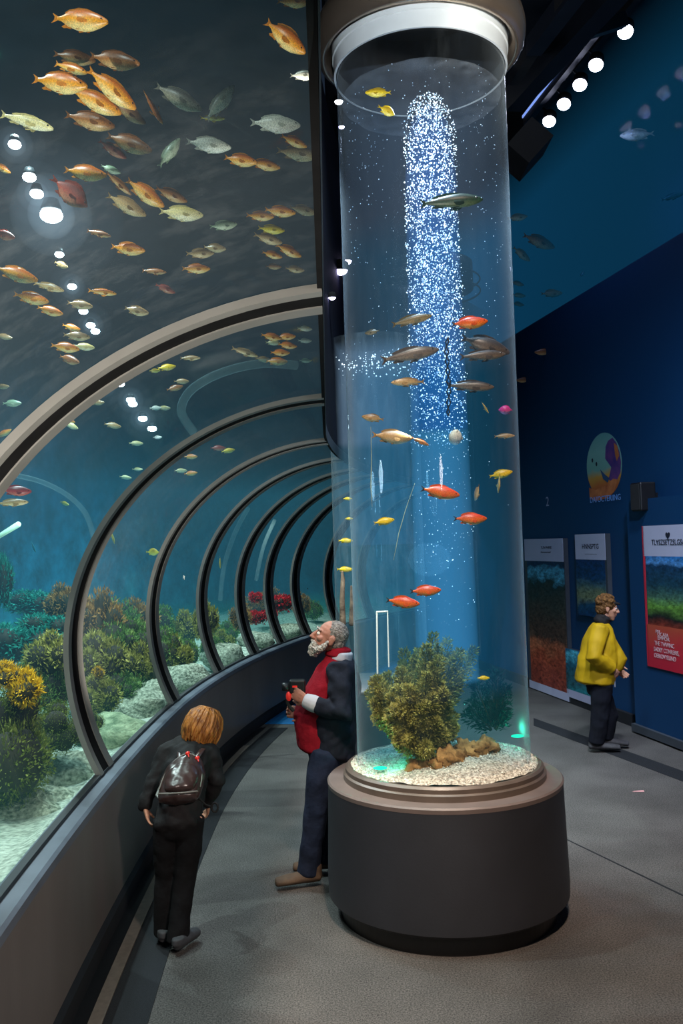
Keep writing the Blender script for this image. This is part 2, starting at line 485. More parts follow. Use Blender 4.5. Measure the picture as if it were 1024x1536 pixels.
def fband(name, u0, u1, s0, s1, z, m):
    mb = MB(); sweep(mb, s0, s1, lambda s: [(u0, .001), (u1, .001), (u1, z), (u0, z)], 60, True, True, smooth=False)
    struct(name, mb, m, True)
fband('trim_5', -1.30, -1.235, S0, 9.5, .012, M['floor_strip'])
fband('trim_6', -1.375, -1.30, S0, 10.4, .004, M['sill_gap'])
fband('floor_shade_band', -1.235, -1.03, S0, 10.4, .004, M['shade_and_stripe'])  # dark band painted for the shade along the low wall
fband('floor_glow_strip', -1.37, -1.0, 10.6, 16.5, .006, M['blue_glow_strip'])
# dark stripe set in the floor on the right
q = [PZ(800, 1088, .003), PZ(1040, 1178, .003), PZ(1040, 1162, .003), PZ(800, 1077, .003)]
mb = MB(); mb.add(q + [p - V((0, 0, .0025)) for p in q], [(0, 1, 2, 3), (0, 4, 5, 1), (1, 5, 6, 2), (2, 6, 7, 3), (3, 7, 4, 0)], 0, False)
struct('trim_9', mb, M['shade_and_stripe'], True)

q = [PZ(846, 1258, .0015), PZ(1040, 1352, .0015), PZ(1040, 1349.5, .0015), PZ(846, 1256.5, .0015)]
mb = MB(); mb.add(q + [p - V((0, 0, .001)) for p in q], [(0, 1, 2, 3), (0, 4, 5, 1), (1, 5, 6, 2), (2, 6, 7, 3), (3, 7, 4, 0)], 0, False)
struct('trim_18', mb, M['shade_and_stripe'], True)
# ------------------------------------------------------------------ tunnel tank shell
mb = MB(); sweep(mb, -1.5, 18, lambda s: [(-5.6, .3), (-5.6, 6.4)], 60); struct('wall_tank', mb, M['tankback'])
mb = MB(); sweep(mb, -1.5, 18, lambda s: [(-5.6, 6.4), (ucut(s) + .004, 6.4)], 60); struct('ceiling_tank', mb, M['tanklid'])
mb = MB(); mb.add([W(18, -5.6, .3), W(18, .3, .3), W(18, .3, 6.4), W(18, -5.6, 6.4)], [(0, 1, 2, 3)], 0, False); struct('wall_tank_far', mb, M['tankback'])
mb = MB(); mb.add([W(-1.5, -5.6, .3), W(-1.5, -1.55, .3), W(-1.5, -1.66, 1.7), W(-1.5, -1.1, 2.7), W(-1.5, .1, 3.06), W(-1.5, .3, 6.4), W(-1.5, -5.6, 6.4)], [tuple(range(7))], 0, False); struct('wall_tank_near', mb, M['tanklid'])
# side panel that closes the tank above the tunnel edge
mb = MB(); sweep(mb, -1.5, 18, lambda s: [(ucut(s) - .004, 3.06), (ucut(s) + .004, 3.06), (ucut(s) + .004, 6.5), (ucut(s) - .004, 6.5)], 80, True, True, smooth=False)
struct('trim_10', mb, mat('side panel', srgb(6, 12, 28), .8, var=.4, scale=2, spec=.08), True)
# edge beam along the open side of the tunnel
mb = MB(); sweep(mb, -1.2, 17, lambda s: [(ucut(s) - .012, 2.985), (ucut(s) + .006, 2.985), (ucut(s) + .006, 3.08), (ucut(s) - .012, 3.045)], 80, True, True, smooth=False)
struct('trim_11', mb, M['arch_black'], True)
mb = MB(); sweep(mb, -1.2, 17, lambda s: [(ucut(s) + .007, 2.985), (ucut(s) + .011, 2.985), (ucut(s) + .011, 3.08), (ucut(s) + .007, 3.08)], 80, True, True, smooth=False)
struct('trim_12', mb, M['steel'], True)

# water in three strata
U0, SA, SB = -5.55, -1.45, 17.95
def water_layer(name, z0, z1, m):
    def sec(s):
        pts = [(U0, z0)]
        if z0 < SILL: pts += [(-1.55, z0), (-1.50, SILL)]
        n = 12
        for i in range(n + 1):
            z = max(z0, SILL) + (min(z1, 3.05) - max(z0, SILL)) * i / n
            if z0 >= 3.05: break
            u = min(u_prof(z), ucut(s)) - .012
            pts.append((u, z))
        if z1 > 3.05: pts += ([(ucut(s) - .012, 3.062)] if z0 < 3.05 else [(ucut(s) - .012, z0)]) + [(ucut(s) - .012, z1)]
        pts.append((U0, z1))
        return pts
    mb = MB(); sweep(mb, SA, SB, sec, 60, True, True)
    o = struct(name, mb, m, True); return o
water_layer('window_2_water', .35, 1.10, water('low water', (.07, .42, .40), .05, (.45, .75, .76), .30))
water_layer('window_3_water', 1.103, 3.25, water('mid water', (.055, .24, .33), .045, (.5, .75, .82), .22))
water_layer('window_4_water', 3.253, 6.35, water('high water', (.17, .25, .36), .005, (.6, .75, .82), .12))

# glass bays and arches
AS = [3.15, 5.4, 7.6, 9.25, 10.6, 11.65, 12.65, 13.9, 15.2]
PANE = glass('tunnel acrylic', (.95, .98, .98), .012, (.55, .62, .66), .03, .12, smudge=.03)
edges = [-1.2] + AS + [17]
for i in range(len(edges) - 1):
    mb = MB()
    sweep(mb, edges[i] + .02, edges[i + 1] - .02, lambda s: [prof(k / 28, s) for k in range(29)], max(4, int((edges[i + 1] - edges[i]) * 5)))
    struct('window_%d' % (i + 2), mb, PANE)
lab = ['nearest and largest grey tunnel arch, cut by the left edge of the photo', 'second grey tunnel arch, its foot above the backpacked person',
       'third grey tunnel arch along the tunnel from the viewer', 'fourth grey tunnel arch along the tunnel from the viewer',
       'fifth grey tunnel arch, left of the red coral', 'sixth grey tunnel arch, standing in front of the red coral',
       'seventh grey tunnel arch, right of the red coral behind the bearded man', 'eighth grey tunnel arch, a thin hoop beside the back column',
       'last grey tunnel arch, mostly hidden behind the columns']
AW = .30
for i, s0 in enumerate(AS):
    b = W(s0, -1.5, SILL)
    t = thing('tunnel_arch', lab[i], 'arch', b, 'tunnel arches')
    for nm, d0, d1, th, m in (('front_flange', 0, .065, .034, 'arch_grey'), ('gasket', .065, .20, .030, 'arch_black'), ('rear_flange', .20, AW, .036, 'arch_grey')):
        mb = MB(); vs = []; fs = []; n = 48
        for k in range(n + 1):
            for ds, off in ((d0, 0.004), (d1, .004), (d1, th), (d0, th)):
                s = s0 - AW / 2 + ds
                u, z = prof(k / n, s, off); vs.append(W(s, u, z))
        for k in range(n):
            for q in range(4):
                q2 = (q + 1) % 4
                fs.append((k * 4 + q, k * 4 + q2, (k + 1) * 4 + q2, (k + 1) * 4 + q))
        fs += [(0, 3, 2, 1), tuple(n * 4 + q for q in range(4))]
        mb.add(vs, fs, 0, True)
        o = obj(nm, mb, M[m], t, True)
        o.modifiers.new('e', 'EDGE_SPLIT').split_angle = radians(40)

# ------------------------------------------------------------------ sand bed
mb = MB(); n1, n2 = 150, 44; vs = []; fs = []
for i in range(n1 + 1):
    s = -1.4 + 19.2 * i / n1
    for j in range(n2 + 1):
        u = -1.50 - 4.0 * j / n2
        p = W(s, u, 0)
        h = mnoise.noise(V((p.x * .8, p.y * .8, 1))) * .22 + mnoise.noise(V((p.x * 2.2, p.y * 2.2, 4))) * .06
        z = .70 + h * min(1, (j + 1) / 5) + .12 * (j / n2)
        vs.append(W(s, u, max(z, .76) if j < 2 else z))
for i in range(n1):
    for j in range(n2):
        a = i * (n2 + 1) + j; fs.append((a, a + 1, a + n2 + 2, a + n2 + 1))
mb.add(vs, fs)
M['sand'] = mat('pale gravel sand', srgb(120, 130, 118), .9, col2=srgb(196, 204, 190), scale=28, detail=8, bump=.9, bscale=45, spec=.2)
tag(obj('floor_sand', mb, M['sand']), None, None, kind='structure')
# ------------------------------------------------------------------ glass column in the middle
CX, CY = .55, 5.3
RT = .50
rnd = random.Random(11)
M['ped'] = mat('pedestal charcoal', srgb(34, 36, 42), .55, var=.12, scale=3, bump=.03, bscale=90)
M['pedrim'] = mat('pedestal rim', srgb(104, 92, 88), .5, var=.1, scale=8)
M['ring'] = mat('bronze ring', srgb(98, 86, 78), .4, metal=.3, var=.12, scale=8)
M['gravel'] = mat('white gravel', srgb(120, 112, 100), .9, col2=srgb(232, 224, 208), scale=70, detail=6, bump=1, bscale=90, spec=.2)
M['rock'] = mat('brown rock', srgb(92, 60, 30), .85, col2=srgb(190, 140, 84), scale=12, detail=8, bump=.9, bscale=22, spec=.2)
TUBE = glass('column acrylic', (.97, .99, 1), .006, (.62, .74, .80), .6, .5, smudge=.022)
TUBE_IN = glass('column inner face', (.985, 1, 1), .0, (.6, .75, .8), .16, .35)

col1 = thing('column_aquarium', 'tall clear cylinder aquarium on round charcoal pedestal in the middle of the hall', 'aquarium', (CX, CY, 0))
c0 = (CX, CY, 0)
mb = MB(); mb.lathe([(.0, .0), (.62, 0), (.62, .11), (0, .11)], c0, 96, smooth=False); obj('plinth', mb, M['black'], col1)
mb = MB(); mb.lathe([(.0, .10), (.655, .10), (.69, .125), (.692, .2), (.676, .74), (.0, .74)], c0, 96)
o = obj('pedestal', mb, M['ped'], col1); o.modifiers.new('e', 'EDGE_SPLIT').split_angle = radians(35)
mb = MB(); mb.lathe([(.0, .735), (.677, .735), (.680, .757), (.672, .766), (.60, .768), (.0, .768)], c0, 96)
o = obj('pedestal_top', mb, M['pedrim'], col1); o.modifiers.new('e', 'EDGE_SPLIT').split_angle = radians(35)
mb = MB(); mb.lathe([(.54, .765), (.585, .765), (.585, .80), (.572, .808), (.572, .83), (.558, .842), (.54, .842)], c0, 96, closed=True)
o = obj('base_ring', mb, M['ring'], col1); o.modifiers.new('e', 'EDGE_SPLIT').split_angle = radians(30)
mb = MB(); mb.lathe([(RT, .80), (RT, 5.02)], c0, 96); tube = obj('acrylic_tube', mb, TUBE, col1)
mb = MB(); mb.lathe([(RT - .022, .80), (RT - .022, 5.02)], c0, 96); obj('inner_face', mb, TUBE_IN, tube)
mb = MB(); mb.lathe([(RT + .004, 4.915), (RT + .016, 4.915), (RT + .016, 5.01), (RT + .024, 5.015), (RT + .024, 5.42), (RT + .004, 5.42)], c0, 96, closed=True)
o = obj('collar', mb, M['white'], col1); o.modifiers.new('e', 'EDGE_SPLIT').split_angle = radians(30)
mb = MB(); mb.lathe([(RT + .002, 4.917), (RT + .002, 5.42)], c0, 96); obj('collar_shade_sheet', mb, mat('collar shade sheet', srgb(26, 34, 44), .6, var=.5, scale=6), col1)  # dark sheet added to keep the collar's inside looking shaded
tor = []
for k in range(20):
    a = 2 * pi * k / 20; tor.append((.58 + .05 * cos(a), 5.13 + .11 * sin(a)))
mb = MB(); mb.lathe(tor, c0, 96, closed=True); cr = obj('chrome_ring', mb, M['chrome'], col1)
mb = MB(); mb.lathe([(.527, 5.11), (.54, 5.09), (.54, 5.4), (.527, 5.4)], c0, 96, closed=True); obj('ring_gap', mb, M['black'], cr)
for z in (5.06, 5.20):
    mb = MB(); mb.lathe([(.58 + .042 + .008 * cos(2 * pi * k / 10), z + .012 * sin(2 * pi * k / 10)) for k in range(10)], c0, 96, closed=True); obj('ring_bead', mb, M['black'], cr)
mb = MB(); mb.lathe([(.0, 5.41), (.56, 5.41), (.58, 5.6), (.58, 8.4), (0, 8.4)], c0, 64); obj('ceiling_drum', mb, M['dark'], col1)
# water strata, surface
def wlayer(n, z0, z1, m, r=RT - .03):
    mb = MB(); mb.lathe([(0.0001, z0), (r, z0), (r, z1), (0.0001, z1)], c0, 64); obj(n, mb, m, col1, True)
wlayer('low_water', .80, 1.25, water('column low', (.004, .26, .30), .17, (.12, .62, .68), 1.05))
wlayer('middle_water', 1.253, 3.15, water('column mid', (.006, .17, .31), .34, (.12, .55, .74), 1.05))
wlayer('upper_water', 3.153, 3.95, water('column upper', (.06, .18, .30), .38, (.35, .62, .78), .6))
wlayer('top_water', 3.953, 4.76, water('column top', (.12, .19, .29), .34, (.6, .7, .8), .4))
m, nt, out = newmat('water surface'); N = nt.nodes; L = nt.links
tb = N.new('ShaderNodeBsdfTransparent'); db = N.new('ShaderNodeBsdfPrincipled'); db.inputs['Base Color'].default_value = (.38, .42, .46, 1); db.inputs['Roughness'].default_value = .15
tcn = N.new('ShaderNodeTexCoord'); nz = N.new('ShaderNodeTexNoise'); nz.inputs['Scale'].default_value = 9; nz.inputs['Detail'].default_value = 6
L.new(tcn.outputs['Object'], nz.inputs[0]); mr = N.new('ShaderNodeMapRange'); mr.inputs[1].default_value = .35; mr.inputs[2].default_value = .7; mr.inputs[3].default_value = .1; mr.inputs[4].default_value = .4
L.new(nz.outputs[0], mr.inputs[0]); vl = N.new('ShaderNodeVectorMath'); vl.operation = 'MULTIPLY'; vl.inputs[1].default_value = (1, 1, 0); L.new(tcn.outputs['Object'], vl.inputs[0]); v2 = N.new('ShaderNodeVectorMath'); v2.operation = 'LENGTH'; L.new(vl.outputs[0], v2.inputs[0]); rr_ = N.new('ShaderNodeMapRange'); rr_.inputs[1].default_value = .2; rr_.inputs[2].default_value = .46; rr_.inputs[3].default_value = .12; L.new(v2.outputs['Value'], rr_.inputs[0]); mm_ = N.new('ShaderNodeMath'); mm_.operation = 'MULTIPLY'; L.new(mr.outputs[0], mm_.inputs[0]); L.new(rr_.outputs[0], mm_.inputs[1]); mx = N.new('ShaderNodeMixShader'); L.new(mm_.outputs[0], mx.inputs[0]); L.new(tb.outputs[0], mx.inputs[1]); L.new(db.outputs[0], mx.inputs[2]); L.new(mx.outputs[0], out.inputs[0])
M['surf'] = m
mb = MB(); vs = []; fs = []
for i in range(64):
    a = 2 * pi * i / 64
    for k, r in enumerate((.02, .18, .32, .42, RT - .026)):
        vs.append((CX + r * cos(a), CY + r * sin(a), 4.765 + .012 * mnoise.noise(V((r * cos(a) * 9, r * sin(a) * 9, 0)))))
for i in range(64):
    for k in range(4): fs.append((i * 5 + k, ((i + 1) % 64) * 5 + k, ((i + 1) % 64) * 5 + k + 1, i * 5 + k + 1))
mb.add(vs, fs); obj('water_surface', mb, M['surf'], col1)

# bubble plume: a lit core of fine bubbles with larger bubbles round it
PX, PY = CX + .045, CY + .02
PR = lambda z: .188 - .032 * max(0, min(1, (z - 1.5) / 3))
mb = MB(); zs = [1.30 + (4.80 - 1.30) * k / 14 for k in range(15)]
mb.lathe([(0.0001, zs[0])] + [(PR(z) - .004, z) for z in zs if z < 2.78] + [(PR(2.78) - .004, 2.78), (0.0001, 2.78)], (PX, PY, 0), 40)
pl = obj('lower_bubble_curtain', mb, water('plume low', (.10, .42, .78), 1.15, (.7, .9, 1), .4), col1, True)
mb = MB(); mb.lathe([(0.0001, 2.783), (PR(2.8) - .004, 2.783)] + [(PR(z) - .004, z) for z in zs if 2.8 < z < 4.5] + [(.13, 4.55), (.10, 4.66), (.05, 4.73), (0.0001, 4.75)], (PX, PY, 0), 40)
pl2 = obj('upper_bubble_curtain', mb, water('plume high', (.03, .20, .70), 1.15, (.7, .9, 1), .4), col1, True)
M['bubble'] = mat('bubble', (.85, .93, 1), .1, var=.05, emit=(.72, .88, 1), estr=1.5)  # glow put into both bubble materials in place of lamp light
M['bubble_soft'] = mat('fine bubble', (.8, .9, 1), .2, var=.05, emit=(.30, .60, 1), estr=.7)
OCT = [V((1,0,0)),V((-1,0,0)),V((0,1,0)),V((0,-1,0)),V((0,0,1)),V((0,0,-1))]
OF = [(0,2,4),(2,1,4),(1,3,4),(3,0,4),(2,0,5),(1,2,5),(3,1,5),(0,3,5)]
mb = MB(); k = 0
while k < 6000:
    z = 1.6 + 3.2 * rnd.random()
    dens = .06 if z < 2.0 else .10 if z < 2.7 else (.28 + .72 * min(1, (z - 2.7) / .7))
    if rnd.random() > dens: continue
    cl = mnoise.noise(V((z * 3.5, 1.7, rnd.random() * .4)))
    a = rnd.random() * 2 * pi; r = PR(z) * sqrt(rnd.random()) * 1.03 * (1 if z < 4.55 else sqrt(max(.02, 1 - ((z - 4.55) / .27) ** 2)))
    x, y = PX + r * cos(a), PY + r * sin(a)
    if mnoise.noise(V((x * 14, y * 14, z * 9))) < -.22: continue
    s = rnd.choice((.0016, .0022, .003, .004, .0052)) * (1 if z > 2.7 else .6) * (.8 + .4 * rnd.random())
    c = V((x, y, z)); rot = Matrix.Rotation(rnd.random() * 3, 3, 'Z')
    mb.add([c + rot @ (p * s) for p in OCT], OF, 0 if rnd.random() < .6 else 1); k += 1
for k in range(420):     # stray bubbles near the wall and surface
    a = rnd.random() * 2 * pi; z = 4.8 - abs(rnd.gauss(0, .9)); z = max(z, 2.2)
    r = RT - .05 - .12 * rnd.random() ** 2
    c = V((CX + r * cos(a), CY + r * sin(a), z)); s = rnd.choice((.0015, .002, .003))
    mb.add([c + p * s for p in OCT], OF, 1)
tag(obj('rising_bubbles', mb, [M['bubble'], M['bubble_soft']]), 'sparkling white air bubbles rising up the middle of the tall column', 'bubbles', kind='stuff')

# gravel tray
mb = MB(); vs = []; fs = []; n = 96; rr = [0, .08, .16, .24, .32, .38, .43, .47, .50, .52, .541]
for i in range(n):
    a = 2 * pi * i / n
    for r in rr:
        x, y = r * cos(a), r * sin(a)
        h = .845 + .10 * max(0, min(1, (x * .8 - y * .6 + .25) / .6)) * max(0, 1 - (r / .54) ** 4) + .012 * mnoise.noise(V((x * 14, y * 14, 0))) + .05 * max(0, 1 - r / .4)
        vs.append((CX + x, CY + y, h))
for i in range(n):
    for k in range(len(rr) - 1): fs.append((i * len(rr) + k, i * len(rr) + k + 1, ((i + 1) % n) * len(rr) + k + 1, ((i + 1) % n) * len(rr) + k))
mb.add(vs, fs)
gb = tag(obj('gravel_bed', mb, M['gravel']), 'white gravel heaped in the round tray under the tall column', 'gravel', kind='stuff')
M['pebble'] = mat('pebbles', srgb(150, 140, 126), .8, col2=srgb(238, 232, 218), scale=40)
mb = MB()
for k in range(2600):
    a = rnd.random() * 2 * pi; r = .535 * sqrt(rnd.random()); x, y = r * cos(a), r * sin(a)
    if y > .2: continue
    h = .845 + .10 * max(0, min(1, (x * .8 - y * .6 + .25) / .6)) * max(0, 1 - (r / .54) ** 4) + .05 * max(0, 1 - r / .4)
    s = .004 + .005 * rnd.random(); c = V((CX + x, CY + y, h + .002)); rot = Matrix.Rotation(rnd.random() * 3, 3, (rnd.random(), 1, rnd.random()))
    mb.add([c + rot @ V((p.x * s, p.y * s, p.z * s * .7)) for p in OCT], OF, 0, False)
obj('loose_pebbles', mb, M['pebble'], gb)['kind'] = 'stuff'

# rocks inside the column
def rock(name, label, c, r, seed, m, group=None, rough=.35, cat='rock'):
    mb = MB(); mb.ball((0, 0, 0), 1, n=22, m=15)
    q = V((seed * 3.1, seed * 1.7, seed))
    mb.v = [tuple(V((p[0] * r[0], p[1] * r[1], p[2] * r[2])) * (1 + rough * mnoise.noise(V(p) * 1.6 + q) + rough * .6 * mnoise.noise(V(p) * 4 + q) + rough * .3 * mnoise.noise(V(p) * 9 + q))) for p in mb.v]
    me = mb.mesh(name, m); o = link(name, me); o.location = c; o.rotation_euler = (0, 0, seed * 1.3)
    return tag(o, label, cat, group)
for k, (px, py, y, r, lb) in enumerate([
    (636, 1150, 5.0, (.085, .06, .055), 'brown knobbly rock leftmost in the row on the column gravel'),
    (672, 1138, 5.02, (.10, .06, .07), 'brown knobbly rock second from the left on the column gravel'),
    (702, 1128, 5.08, (.09, .06, .065), 'brown knobbly rock third from the left on the column gravel'),
    (655, 1148, 4.96, (.05, .04, .04), 'small knobbly rock between the leftmost and second brown rocks'),
    (688, 1137, 5.0, (.05, .04, .045), 'small knobbly rock between the second and third brown rocks'),
    (718, 1126, 5.06, (.05, .04, .045), 'small knobbly rock touching the rightmost pale brown rock'),
    (730, 1120, 5.14, (.085, .055, .055), 'pale brown rock rightmost in the row on the column gravel')]):
    rock('brown_rock', lb, P(px, py, y), r, k + 2.3, M['rock'], 'rocks on the column gravel', .55)

# bushy plant in the column
M['weed'] = leaf_mat('olive weed', srgb(60, 58, 22), srgb(164, 154, 76), srgb(226, 214, 136), 16)
M['weedstem'] = mat('weed stem', srgb(60, 48, 24), .8)
def leaf(mb, p, d, L, wd, r, mi=0):
    d = d.normalized(); s = d.cross(V((r.uniform(-1, 1), r.uniform(-1, 1), r.uniform(-1, 1))))
    if s.length < 1e-3: s = V((1, 0, 0))
    s.normalize(); n = s.cross(d)
    mb.add([p, p + d * L * .5 + s * wd + n * L * .08, p + d * L, p + d * L * .5 - s * wd + n * L * .08], [(0, 1, 2, 3)], mi, True)
def spray(mb, st, p0, p1, r, wid, nl, L, wd, droop=0):
    """a leafy branch: thin stem and many small leaves that flare from it"""
    ax = (p1 - p0); ln = ax.length; d = ax.normalized()
    st.limb([p0, p0 + ax * .5, p1], [.006, .004, .0015], 5)
    a = d.orthogonal().normalized(); b = d.cross(a)
    for k in range(nl):
        t = r.random() ** .75; th = r.random() * 2 * pi
        rad = wid * sin(pi * min(1, .12 + t * .8)) * r.random() ** .5
        o = a * cos(th) + b * sin(th)
        q = p0 + ax * t + o * rad
        leaf(mb, q, d * .7 + o * .9 + V((r.gauss(0, .3), r.gauss(0, .3), r.gauss(0, .3))), L * r.uniform(.6, 1.3), wd * r.uniform(.7, 1.2), r)
r2 = random.Random(5)
root = P(628, 1142, 5.12)
plant = thing('aquarium_plant', 'large bushy olive plant standing on the gravel inside the tall column', 'plant', root)
lm, sm = MB(), MB()
tips = [(650, 950, 5.2), (672, 958, 5.28), (690, 975, 5.22), (712, 972, 5.3), (640, 968, 5.1), (622, 985, 5.22), (606, 975, 5.3), (600, 1002, 5.08), (580, 1010, 5.25),
        (562, 1015, 5.12), (552, 1035, 5.2), (545, 1048, 5.1), (556, 1062, 5.05), (572, 1078, 4.98), (592, 1095, 4.95), (606, 1112, 4.92), (640, 1120, 4.93), (668, 1098, 5.0),
        (684, 1088, 5.12), (682, 1070, 5.18), (672, 1052, 5.05), (660, 1020, 5.0), (640, 1010, 4.98), (616, 1030, 4.96), (600, 1050, 4.95), (630, 1060, 4.93), (655, 1080, 4.95), (690, 1005, 5.22), (660, 985, 5.05), (620, 1078, 4.95), (584, 1042, 5.02), (650, 1042, 4.96)]
for (x, y, dd) in tips:
    tip = P(x, y, dd)
    dx, dy = tip.x - CX, tip.y - CY; q = sqrt(dx * dx + dy * dy)
    if q > RT - .06: tip = V((CX + dx * (RT - .06) / q, CY + dy * (RT - .06) / q, tip.z))
    mid = root.lerp(tip, .28) + V((0, 0, .03))
    sm.limb([root, root.lerp(mid, .5) + V((.01, .01, 0)), mid], [.012, .009, .006], 6)
    spray(lm, sm, mid, tip, r2, .058, 900, .024, .0040)
    for q in range(2):
        off = V((r2.gauss(0, .035), r2.gauss(0, .03), r2.gauss(0, .035)))
        spray(lm, sm, mid.lerp(tip, .35), tip.lerp(mid, .15) + off, r2, .038, 420, .022, .0040)
def clamp_col(v):
    dx, dy = v[0] - CX, v[1] - CY; q = sqrt(dx * dx + dy * dy); R = RT - .032
    return v if q < R else (CX + dx * R / q, CY + dy * R / q, v[2])
lm.v = [clamp_col(v) for v in lm.v]
obj('foliage', lm, M['weed'], plant)['kind'] = 'stuff'
obj('stems', sm, M['weedstem'], plant)
# darker weed on the back-right of the column
M['weeddark'] = leaf_mat('dark weed', srgb(6, 28, 26), srgb(14, 56, 48), srgb(40, 90, 70), 14)
root = P(742, 1100, 5.45)
plant = thing('aquarium_plant', 'dark green wispy plant at the rear right inside the tall column', 'plant', root)
lm, sm = MB(), MB()
for k in range(16):
    tip = P(690 + 75 * r2.random(), 1000 + 70 * r2.random(), 5.42 + .2 * r2.random())
    spray(lm, sm, root.lerp(tip, .15), tip, r2, .05, 200, .035, .004)
lm.v = [clamp_col(v) for v in lm.v]; sm.v = [clamp_col(v) for v in sm.v]
obj('foliage', lm, M['weeddark'], plant)['kind'] = 'stuff'; obj('stems', sm, M['weedstem'], plant)

# clear bent tube, dark chain line, weed threads
M['cleartube'] = mat('clear tube', (.75, .85, .85), .15, var=.05, emit=(.5, .7, .7), estr=.12)
mb = MB(); mb.limb([P(566, 1010, 5.0), P(565, 918, 5.0)], [.005, .005], 8); mb.limb([P(565, 918, 5.0), P(581, 917, 5.0)], [.005, .005], 8); mb.limb([P(581, 917, 5.0), P(583, 1000, 5.0)], [.004, .004], 8)
tag(obj('bent_tube', mb, M['cleartube']), 'thin clear bent pipe standing behind the left of the bushy plant', 'pipe')
mb = MB()
pts = [(672, 506), (669, 520), (670, 535), (671, 550), (672, 565), (673, 580), (673, 595), (672, 612), (672, 624)]
for k in range(len(pts) - 1):
    p0, p1 = P(pts[k][0], pts[k][1], 4.98), P(pts[k + 1][0], pts[k + 1][1], 4.98); d = (p1 - p0); s = V((.011, 0, 0)) * (1 if k not in (0, 7) else .7)
    mb.limb([p0, p0 + d * .5 - s, p1], [.0032, .0042, .0032], 6); mb.limb([p0, p0 + d * .5 + s, p1], [.0032, .0042, .0032], 6)
tag(obj('link_chain', mb, M['black']), 'thin black link chain hanging in the water of the tall column', 'chain')
M['thread'] = mat('pale thread', srgb(150, 160, 140), .6)
for lb, pts in (('pale thread of weed hanging low on the left of the tall column', [(622, 725), (608, 765), (598, 800), (590, 840)]),
                ('pale thread of weed hanging beneath the two round tan fish', [(556, 640), (557, 690), (556, 730), (558, 760)])):
    mb = MB(); mb.limb([P(x, y, 5.05) for x, y in pts], [.0012, .0022, .0026, .0012], 6)
    tag(obj('weed_thread', mb, M['thread']), lb, 'water plant')

# green glow lamps at the tube foot
M['green'] = emis('green lamp', (.01, .62, .36), 2.2)
for lb, px, py, yy in (('small green lamp glowing at the left foot of the tall column', 570, 1152, 5.06), ('small green lamp glowing at the right foot of the tall column', 776, 1104, 5.42)):
    p = P(px, py, yy); mb = MB(); mb.ball((0, 0, 0), (.04, .022, .010), n=16, m=8)
    me = mb.mesh('green_lamp', M['green']); o = link('green_lamp', me); o.location = p; tag(o, lb, 'lamp', 'green lamps in the column')
    light('POINT', p + V((0, -.01, .05)), 2.0, (.04, 1, .6), size=.003, name='green glow')
light('SPOT', (CX - .05, CY - .22, 4.73), 190, (.72, .88, 1), (CX, CY - .1, 0), size=.03, spot=120, blend=1, name='column top lamp')
light('SPOT', (CX - .15, CY - .3, 2.9), 60, (1, .95, .80), (CX - .1, CY - .1, .9), size=.03, spot=70, blend=1, name='column plant fill')  # added fill inside the column for the bushy plant
light('POINT', (PX, PY, 2.0), 4, (.5, .8, 1), size=.12, name='column plume glow')
light('SPOT', (CX - .3, CY - 1.5, 7.0), 1100, (1, .93, .78), (CX - .05, CY - .2, 1.05), size=.05, spot=12, name='plant key fill')  # added fill from the front, aimed at the bushy plant

# ------------------------------------------------------------------ second column further back
DX, DY, DR = .36, 9.0, .45
col2 = thing('column_aquarium', 'second clear cylinder aquarium, standing behind the tall one and the bearded man', 'aquarium', (DX, DY, 0))
d0 = (DX, DY, 0)
mb = MB(); mb.lathe([(0, 0), (.56, 0), (.56, .1), (.62, .1), (.61, .72), (0, .72)], d0, 64); o = obj('pedestal', mb, M['ped'], col2); o.modifiers.new('e', 'EDGE_SPLIT').split_angle = radians(35)
mb = MB(); mb.lathe([(0, .72), (.615, .72), (.615, .75), (0, .75)], d0, 64); obj('pedestal_top', mb, M['pedrim'], col2)
mb = MB(); mb.lathe([(DR, .75), (DR, 4.15)], d0, 64); obj('acrylic_tube', mb, glass('column two acrylic', (.97, .99, 1), .02, (.62, .74, .8), .3, .8, smudge=.12), col2)
for n, z0, z1, m in (('low_water', .76, 2.1, water('two low', (.03, .24, .32), .2, (.5, .8, .85), .4)), ('middle_water', 2.103, 3.1, water('two mid', (.06, .26, .42), .3, (.5, .7, .8), .4)), ('top_water', 3.103, 4.1, water('two top', (.20, .34, .52), .42, (.6, .7, .8), .4))):
    mb = MB(); mb.lathe([(0.0001, z0), (DR - .01, z0), (DR - .01, z1), (0.0001, z1)], d0, 48); obj(n, mb, m, col2, True)
mb = MB()
for k in range(150):
    a = rnd.random() * 2 * pi; r = (DR - .03) * sqrt(rnd.random()); s = rnd.choice((.004, .006, .009)); c = V((DX + r * cos(a), DY + r * sin(a), 3.92 + rnd.gauss(0, .04)))
    mb.add([c + V((p.x * s, p.y * s, p.z * s)) for p in OCT], OF, 0)
tag(obj('surface_foam', mb, M['bubble']), 'white foam bubbles at the water surface of the back column', 'bubbles', kind='stuff')
M['perch'] = mat('pale driftwood', srgb(80, 62, 48), .8, col2=srgb(140, 116, 92), scale=14, bump=.5)
mb = MB(); mb.limb([P(514, 935, 8.62), P(513, 900, 8.62), P(514, 868, 8.63), P(513, 858, 8.64)], [.03, .024, .02, .012], 10)
tag(obj('driftwood_post', mb, M['perch']), 'pale knobbly driftwood post inside the back column, left one', 'driftwood')
mb = MB(); mb.limb([P(527, 935, 8.7), P(528, 905, 8.7), P(527, 880, 8.7)], [.028, .022, .012], 10)
tag(obj('driftwood_post', mb, M['perch']), 'pale knobbly driftwood post inside the back column, right one', 'driftwood')
